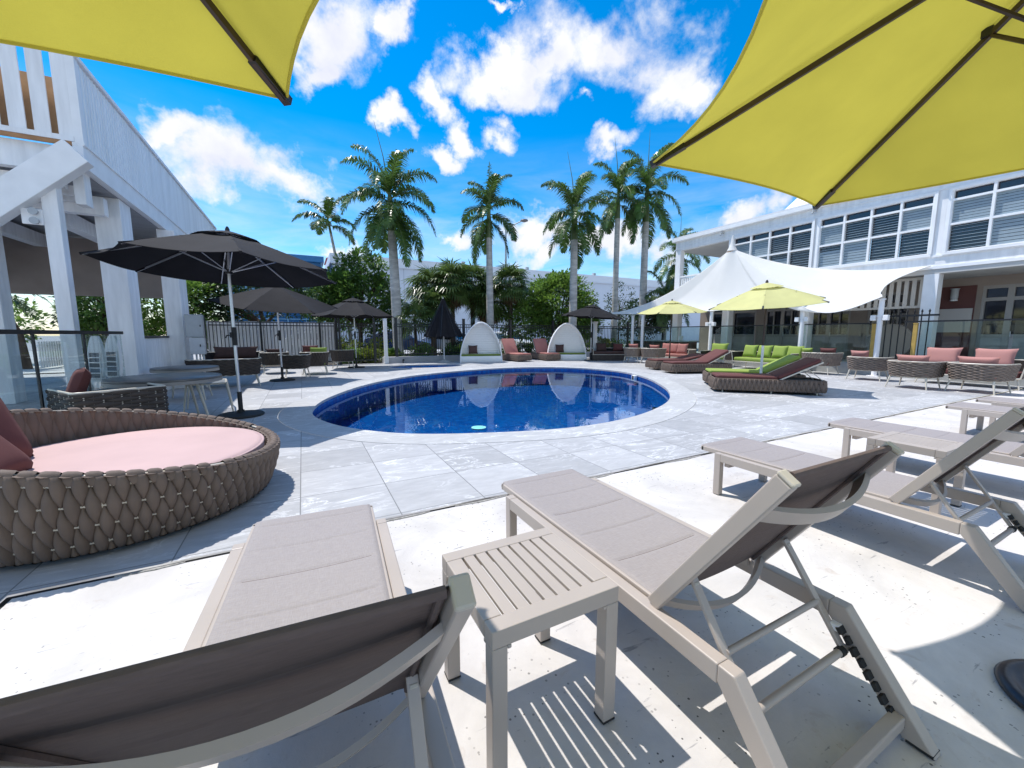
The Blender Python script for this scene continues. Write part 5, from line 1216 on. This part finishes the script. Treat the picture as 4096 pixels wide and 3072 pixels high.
# offsets to the camera's left along the fence read as (-.887, .46)
PGp = 'tall royal palms behind the fence'
royal_palm('first tall royal palm from the left, full dark crown with a long bare spear', (4.22, 20.35), 6.15, 8.0, .25, .20, 2.42, 24, (-.55, .25, 3.1), PGp, lean=(-.15, .1), ll=.52)
royal_palm('royal palm with an upright pale new leaf, left of the street lamp', (9.11, 20.06), 6.3, 8.05, .21, .15, 1.95, 15, None, PGp, lean=(-.05, 0), ll=.44, up=.15)
royal_palm('royal palm with drooping crown behind the right pod', (13.1, 18.0), 6.2, 8.0, .22, .18, 2.15, 17, (-.38, .2, 2.6), PGp, ll=.48)
royal_palm('slim royal palm second from the right, crown overlapping its neighbour', (17.15, 19.25), 8.1, 9.9, .18, .15, 2.1, 15, (-.3, .1, 2.7), PGp, ll=.44)
royal_palm('rightmost tall royal palm, crown cut by the yellow umbrella corner', (18.67, 18.47), 7.9, 10.1, .22, .18, 2.4, 18, (.05, 0, 3.0), PGp, ll=.5)
royal_palm('slim young palm leaning left above the leafy tree', (2.6, 25.7), 7.0, 7.95, .10, .07, 1.7, 9, None, None, lean=(-.95, .45), droopy=.8, ll=.40, up=.1)
royal_palm('palm with arching fronds behind the veranda of the right building', (24.2, 20.6), 5.6, 7.3, .2, .16, 2.3, 13, (.0, .0, 2.4), None, ll=.5)
royal_palm('low clump palm beside the corner column of the right building', (20.0, 17.9), 2.6, 3.5, .14, .12, 1.9, 14, None, None, ll=.42, material=PALM2)
# the pale upright new leaf
t = bpy.data.objects.get('palm_tree.001'); m = MB(); frond(m, (-.05, 0, 8.0), 0, R(89), 2.1, .05, nl=40, ll=.42, lw=.05, hang=.5); m.build('new_leaf', PALM2, t, recalc=False)

def fan_palm(label, loc, h, Rr, nl, group=None, skirt=True, trunk=.13, material=PALM2):
    t = thing('fan_palm', label, 'palm tree', (*loc, -.03), 0, group)
    m = MB(); dry = MB(); st_ = MB()
    def fan(mb, c, d, size, droop):
        sd = d.cross(V((0, 0, 1)));
        if sd.length < .05: sd = V((1, 0, 0))
        sd.normalize(); up = sd.cross(d)
        for k in range(17):
            a = R(-115 + 230 * k / 16); e = (d * cos(a) + sd * sin(a)).normalized(); w = e.cross(up).normalized() * (size * .055)
            p1 = c + e * size * .55 + up * .02; e2 = (e + V((0, 0, -droop * rnd(.7, 1.5)))).normalized(); p2 = p1 + e2 * size * .5
            mb.add([c, p1 - w, p1 + w, p2], [(0, 1, 2), (1, 3, 2)])
    for i in range(nl):
        q = i / (nl - 1); az = i * 2.4 + rnd(-.3, .3); el = R(80 - 118 * q + rnd(-8, 8)); d = V((cos(az) * cos(el), sin(az) * cos(el), sin(el)))
        b = V((0, 0, h)); pl = Rr * rnd(.45, .62); c = b + d * pl + V((0, 0, -.12 * pl)); st_.tube([b, b + d * pl * .5, c], [.016, .012, .008], 4)
        d2 = (d + V((0, 0, -.35))).normalized(); fan(m, c, d2, Rr * .62 * rnd(.85, 1.1), .75)
    if skirt:
        for i in range(16):
            az = i * 2.4; el = R(rnd(-78, -50)); d = V((cos(az) * cos(el), sin(az) * cos(el), sin(el))); c = V((0, 0, h - .2)) + d * Rr * .35; fan(dry, c, d, Rr * .5, .8)
        dry.build('dry_skirt', PALMDRY, t, recalc=False)
    m.build('crown', material, t, recalc=False); st_.build('frond_stem', SHAFT, t)
    MB().tube([(0, 0, 0), (.04, 0, h * .5), (0, 0, h)], [trunk * 1.3, trunk, trunk * .95], 10).build('trunk', BARK, t, smooth=True)
FG = 'fan palms in front of the long white wall'
fan_palm('bushy fan palm, left of the group before the long white wall', (7.55, 21.8), 4.0, 1.55, 40, FG)
fan_palm('fan palm in the middle of the group before the long white wall', (9.0, 22.4), 4.1, 1.5, 38, FG)
fan_palm('fan palm on the right of the group, behind the street lamp', (10.75, 20.9), 4.1, 1.35, 38, FG)
fan_palm('broad fan palm filling behind the folded umbrella, left of the group', (6.7, 22.6), 3.6, 1.7, 44, FG)
fan_palm('low bushy fan palm between the second royal palm and the group', (9.9, 22.0), 3.2, 1.6, 40, FG)
fan_palm('low fan palm sprouting left, filling under the fan palm group', (6.35, 21.5), 2.7, 1.3, 30, FG, skirt=False)
fan_palm('small star-shaped fan palm between the first royal palm and the folded umbrella', (5.1, 20.5), 1.9, 1.15, 28, None, skirt=False, trunk=.08)
t = thing('leaning_tree', 'dark leaning palm trunk with hanging leaves at the far left under the porch', 'tree', (-8.5, 20.0, 0)); 
MB().tube([(0, 0, 0), (-.12, .05, 1.2), (-.5, .2, 2.1), (-.9, .3, 2.6)], [.13, .12, .10, .08], 10).build('trunk', BARK, t, smooth=True)
m = MB(); sm = MB()
for i in range(16): frond(m, (-.9, .3, 2.6), i * 2.4, R(60 - 5 * i), 1.7, 1.9, nl=26, ll=.4, lw=.05, sm=sm)
m.build('crown', LEAF3, t, recalc=False); sm.build('frond_stem', BARK, t)

# ------------------------------------------------------------------ far buildings, lamp, cars
t = thing('far_hall', 'long white windowless hall far behind the palms', 'building', (0, 42.2, 0))
MB().rng(2.9, 75, 0, 22, -.05, 7.9).build('wall', FARWALL, t); MB().rng(2.7, 75.2, -.15, 22.2, 7.9, 8.75).rng(2.75, 75.1, -.2, -.151, 7.82, 7.9).build('parapet', mat('far_parapet', (.74, .76, .80), .7), t)
m = MB()
for x in (9.5, 19, 28.5, 38, 47.5): m.rng(x, x + .06, -.012, -.002, 0, 7.8)
m.build('panel_joint', mat('far_joint', (.45, .48, .55), .8), t)
for x in (16, 24, 34): MB().box((x, .1, 8.9), (.35, .35, .3)).build('roof_vent', GREYBOX, t)
for x in (6.2, 25.8): MB().rng(x - .25, x + .25, -.55, -.01, 4.3, 4.45).build('wall_light', GREYBOX, t)
t = thing('far_house', 'far building showing only a red roof corner above the white hall', 'building', (6.4, 66, 0))
MB().rng(-2.3, 2.3, 0, 6, 0, 12.2).build('wall', FARWALL, t); MB().add([(-2.7, -.4, 12.2), (2.7, -.4, 12.2), (2.7, 6.4, 12.2), (-2.7, 6.4, 12.2), (-1.2, 3, 13.4), (1.2, 3, 13.4)], [(0, 1, 5, 4), (1, 2, 5), (2, 3, 4, 5), (3, 0, 4), (3, 2, 1, 0)]).build('roof', REDROOF, t)
t = thing('glass_building', 'blue glass-fronted building behind the trees on the left', 'building', (-5.5, 41, 0))
MB().rng(0, 7.4, 0, 14, 0, 7.6).build('curtain_wall', BLUEGL, t); m = MB()
for i in range(6): m.rng(i * 1.47, i * 1.47 + .09, -.06, -.002, 0, 7.6)
for z in (2.5, 3.75, 5.0, 6.25): m.rng(0, 7.4, -.05, -.003, z, z + .07)
m.build('mullion', mat('pale_blue_mullion', (.16, .34, .50), .4), t); MB().rng(-.3, 7.6, -.4, 14.3, 7.6, 8.1).build('parapet', mat('blue_fascia', (.03, .16, .36), .4), t)
t = thing('street_lamp', 'tall grey street lamp with one arm behind the second royal palm', 'street lamp', (13.9, 27.7, 0))
MB().tube([(0, 0, 0), (0, 0, 4), (0, 0, 9.0)], [.11, .09, .06], 10).build('pole', GREYBOX, t, smooth=True)
MB().tube([(0, 0, 8.9), (.35, -.18, 9.2), (1.05, -.54, 9.55)], [.05, .045, .04], 8).build('arm', GREYBOX, t, smooth=True)
MB().lathe([(0, 0), (.10, .02), (.30, .10), (.26, .18), (0, .22)], (1.22, -.62, 9.46), 14).build('lamp_head', mat('lamp_dark', (.16, .16, .17), .5), t, smooth=True)

def car(label, loc, rz, paint, group='cars parked beyond the fence'):
    t = thing('parked_car', label, 'car', (*loc, -.02), rz, group)   # length along local Y, front at -Y
    L, W = 3.9, 1.56
    prof = [(-1.95, .30), (-1.93, .62), (-1.80, .74), (-1.05, .88), (-.45, 1.30), (.2, 1.40), (1.0, 1.36), (1.62, 1.02), (1.90, .96), (1.95, .55), (1.90, .30)]
    def section(y, z, k): return k * W / 2 * (1 - .10 * max(0, (z - .8) / .6) - .06 * (abs(y) / 1.95) ** 3)
    m = MB(); n = len(prof); rows = []
    for k in (-1, -.92, 0, .92, 1):
        rows.append([(section(y, z, k), y, z - (.035 if abs(k) == 1 and z > .4 else 0)) for y, z in prof])
    vs = [p for r in rows for p in r]
    fs = [(a * n + i, a * n + i + 1, (a + 1) * n + i + 1, (a + 1) * n + i) for a in range(4) for i in range(n - 1)]
    fs += [tuple(range(n)), tuple(4 * n + i for i in range(n - 1, -1, -1))]
    m.add(vs, fs).build('body', paint, t, smooth=True)
    g = MB()
    def win(pts, name='windscreen'): MB().add(pts, [(0, 1, 2, 3)]).build(name, DGLASS, t)
    win([(-.62, -1.02, .915), (.62, -1.02, .915), (.55, -.50, 1.285), (-.55, -.50, 1.285)]); win([(-.56, 1.06, 1.345), (.56, 1.06, 1.345), (.62, 1.58, 1.06), (-.62, 1.58, 1.06)], 'rear_window')
    for s in (-1, 1):
        f = lambda y, z: (s * (section(y, z, 1) + .012), y, z)
        win([f(-.78, .90), f(.1, .92), f(.1, 1.28), f(-.42, 1.24)], 'side_window'); win([f(.16, .92), f(1.35, .96), f(.98, 1.26), f(.16, 1.28)], 'side_window')
        MB().lathe([(0, -.09), (.29, -.09), (.31, -.06), (.31, .06), (.29, .09), (0, .09)], (0, 0, 0), 20).v
        for y in (-1.22, 1.22):
            w = MB(); w.lathe([(.17, -.09), (.29, -.09), (.31, -.06), (.31, .06), (.29, .09), (.17, .09)], n=20); w.v = [(z + s * .70, x + y, yy + .31) for x, yy, z in w.v]; wo = w.build('wheel', DARKRUB, t, smooth=True)
            w = MB(); w.lathe([(0, -.08), (.175, -.08), (.175, .085), (0, .07)], n=16); w.v = [(z + s * .70, x + y, yy + .31) for x, yy, z in w.v]; w.build('rim', ALU, wo, smooth=True)
        MB().box((s * .58, -1.86, .66), (.28, .12, .12)).build('headlight', mat('lens', (.75, .78, .8), .15), t, bevel=.03)
        MB().box((s * .62, 1.89, .80), (.2, .08, .16)).build('tail_light', mat('red_lens', (.4, .02, .02), .2), t)
        MB().box((s * .84, -.72, .96), (.14, .08, .10)).build('mirror', paint, t, bevel=.02)
    MB().box((0, -1.93, .46), (.9, .06, .16)).build('grille', BLACKM, t)
    return t
WP = mat('white_car_paint', (.78, .79, .80), .25, coat=.6); BP = mat('blue_car_paint', (.01, .06, .22), .22, coat=.8); SP = mat('silver_car_paint', (.5, .52, .55), .25, metal=.5, coat=.5)
car('white car facing the fence, seen between the two salmon loungers and the left pod', (12.3, 24.2), 12, WP)
car('white car half hidden by the left edge of the left white pod', (8.2, 23.7), 30, WP)
car('dark blue car beyond the fence beside the first royal palm trunk', (5.2, 24.5), 70, BP)
car('silver car beyond the fence behind the right black umbrella', (18.5, 23.8), 50, SP)
car('white car parked far left of the first royal palm', (.9, 26.5), 80, WP)

# ------------------------------------------------------------------ sky, sun, camera
sun_dir = V((-.262, .42, 1)).normalized()
sd = bpy.data.lights.new('sun', 'SUN'); sd.energy = SUN_E; sd.angle = R(.5); sd.color = (1, .965, .92)
so = bpy.data.objects.new('sun', sd); col.objects.link(so); so.rotation_euler = (-sun_dir).to_track_quat('-Z', 'Y').to_euler()
w = bpy.data.worlds.new('World'); scn.world = w; w.use_nodes = True; nt = w.node_tree; N = nt.nodes; L = nt.links
bg = N['Background']; bg.inputs['Strength'].default_value = SKY_S
sky = N.new('ShaderNodeTexSky'); sky.sky_type = 'NISHITA'; sky.sun_disc = False; sky.sun_elevation = math.asin(sun_dir.z); sky.sun_rotation = math.atan2(sun_dir.x, sun_dir.y)
sky.air_density = 1.0; sky.dust_density = .3; sky.ozone_density = 3.0
hs = N.new('ShaderNodeHueSaturation'); hs.inputs['Saturation'].default_value = SKY_SAT; hs.inputs['Value'].default_value = SKY_V; hs.inputs['Hue'].default_value = SKY_H; L.new(sky.outputs[0], hs.inputs['Color'])
tc = N.new('ShaderNodeTexCoord')
def mth(op, a, b=None, clamp=False):
    n = N.new('ShaderNodeMath'); n.operation = op; n.use_clamp = clamp
    for i, x in enumerate((a, b)):
        if x is None: continue
        if isinstance(x, (int, float)): n.inputs[i].default_value = x
        else: L.new(x, n.inputs[i])
    return n.outputs[0]
def noise(sc, det, rough, dist=0, stretch=None):
    n = N.new('ShaderNodeTexNoise'); n.inputs['Scale'].default_value = sc; n.inputs['Detail'].default_value = det; n.inputs['Roughness'].default_value = rough; n.inputs['Distortion'].default_value = dist
    src = tc.outputs['Generated']
    if stretch: mp = N.new('ShaderNodeMapping'); mp.inputs['Scale'].default_value = stretch; L.new(src, mp.inputs[0]); src = mp.outputs[0]
    L.new(src, n.inputs['Vector']); return n.outputs['Fac']
# cumulus banks, the unseen ones added for fill light: compass bearing from +Y (degrees, clockwise), height, half-width, half-height, tilt
wn_ = N.new('ShaderNodeTexNoise'); wn_.inputs['Scale'].default_value = 4.5; wn_.inputs['Detail'].default_value = 7; wn_.inputs['Roughness'].default_value = .6; L.new(tc.outputs['Generated'], wn_.inputs['Vector'])
wsub = N.new('ShaderNodeVectorMath'); wsub.operation = 'SUBTRACT'; wsub.inputs[1].default_value = (.5, .5, .5); L.new(wn_.outputs['Color'], wsub.inputs[0])
wsc = N.new('ShaderNodeVectorMath'); wsc.operation = 'SCALE'; wsc.inputs['Scale'].default_value = .30; L.new(wsub.outputs[0], wsc.inputs[0])
wad = N.new('ShaderNodeVectorMath'); wad.operation = 'ADD'; L.new(tc.outputs['Generated'], wad.inputs[0]); L.new(wsc.outputs[0], wad.inputs[1]); warp = wad.outputs[0]
best = None
for az, el, wd, ht, tl_ in CLOUDS:
    c = V((sin(R(az)) * cos(R(el)), cos(R(az)) * cos(R(el)), sin(R(el))))
    mp = N.new('ShaderNodeMapping'); mp.vector_type = 'TEXTURE'; mp.inputs['Location'].default_value = c
    e1 = V((cos(R(az)), -sin(R(az)), 0)); e2 = e1.cross(c); a = R(tl_); x = e1 * cos(a) + e2 * sin(a); y = -e1 * sin(a) + e2 * cos(a)
    mp.inputs['Rotation'].default_value = M((x, y, x.cross(y))).transposed().to_euler(); mp.inputs['Scale'].default_value = (sin(R(wd)) * 1.25, sin(R(ht)) * 1.25, .6)
    L.new(warp, mp.inputs[0])
    ln = N.new('ShaderNodeVectorMath'); ln.operation = 'LENGTH'; L.new(mp.outputs[0], ln.inputs[0])
    v = mth('SUBTRACT', 1.0, ln.outputs['Value']); best = v if best is None else mth('MAXIMUM', best, v)
best = mth('MAXIMUM', best, -1.2)
f1 = noise(5.5, 12, .60, .25); f2 = noise(22, 8, .65)
dens = mth('ADD', mth('MULTIPLY', best, .95), mth('ADD', mth('MULTIPLY', mth('SUBTRACT', f1, .5), 2.5), mth('MULTIPLY', mth('SUBTRACT', f2, .5), .7)))
mr = N.new('ShaderNodeMapRange'); mr.interpolation_type = 'SMOOTHSTEP'; mr.inputs['From Min'].default_value = -.06; mr.inputs['From Max'].default_value = .74; L.new(dens, mr.inputs['Value'])
# thin high streaks low in the sky
sep = N.new('ShaderNodeSeparateXYZ'); L.new(tc.outputs['Generated'], sep.inputs[0])
lo = N.new('ShaderNodeMapRange'); lo.inputs['From Min'].default_value = .0; lo.inputs['From Max'].default_value = .42; lo.inputs['To Min'].default_value = .85; lo.inputs['To Max'].default_value = 0; L.new(sep.outputs['Z'], lo.inputs['Value'])
stk = mth('MULTIPLY', mth('MULTIPLY', mth('SUBTRACT', noise(4, 8, .6, .6, (1, 1, 5)), .28, True), 2.4, True), lo.outputs[0])
fac = mth('MAXIMUM', mr.outputs[0], stk, True)
shade = N.new('ShaderNodeValToRGB'); L.new(noise(9, 6, .55), shade.inputs[0]); shade.color_ramp.elements[0].position = .30; shade.color_ramp.elements[1].position = .60
cb = CLOUD_B; shade.color_ramp.elements[0].color = (cb * .76, cb * .79, cb * .93, 1); shade.color_ramp.elements[1].color = (cb, cb, cb * 1.0, 1)
mx = N.new('ShaderNodeMix'); mx.data_type = 'RGBA'; L.new(fac, mx.inputs['Factor']); L.new(hs.outputs[0], mx.inputs['A']); L.new(shade.outputs[0], mx.inputs['B'])
L.new(mx.outputs['Result'], bg.inputs['Color'])
cd = bpy.data.cameras.new('camera'); co = bpy.data.objects.new('camera', cd); col.objects.link(co)
cd.sensor_width = 36; cd.lens = 14.06; cd.clip_end = 2000; cd.clip_start = .02
co.location = (0, 0, 1.2); co.rotation_euler = (R(90 - 7.09), 0, R(-27.5)); scn.camera = co
scn.view_settings.view_transform = 'Standard'; scn.view_settings.look = 'None'; scn.view_settings.gamma = 1; scn.view_settings.exposure = EXPO
scn.cycles.max_bounces = 8; scn.cycles.transparent_max_bounces = 16
scn.cycles.caustics_reflective = False; scn.cycles.caustics_refractive = False
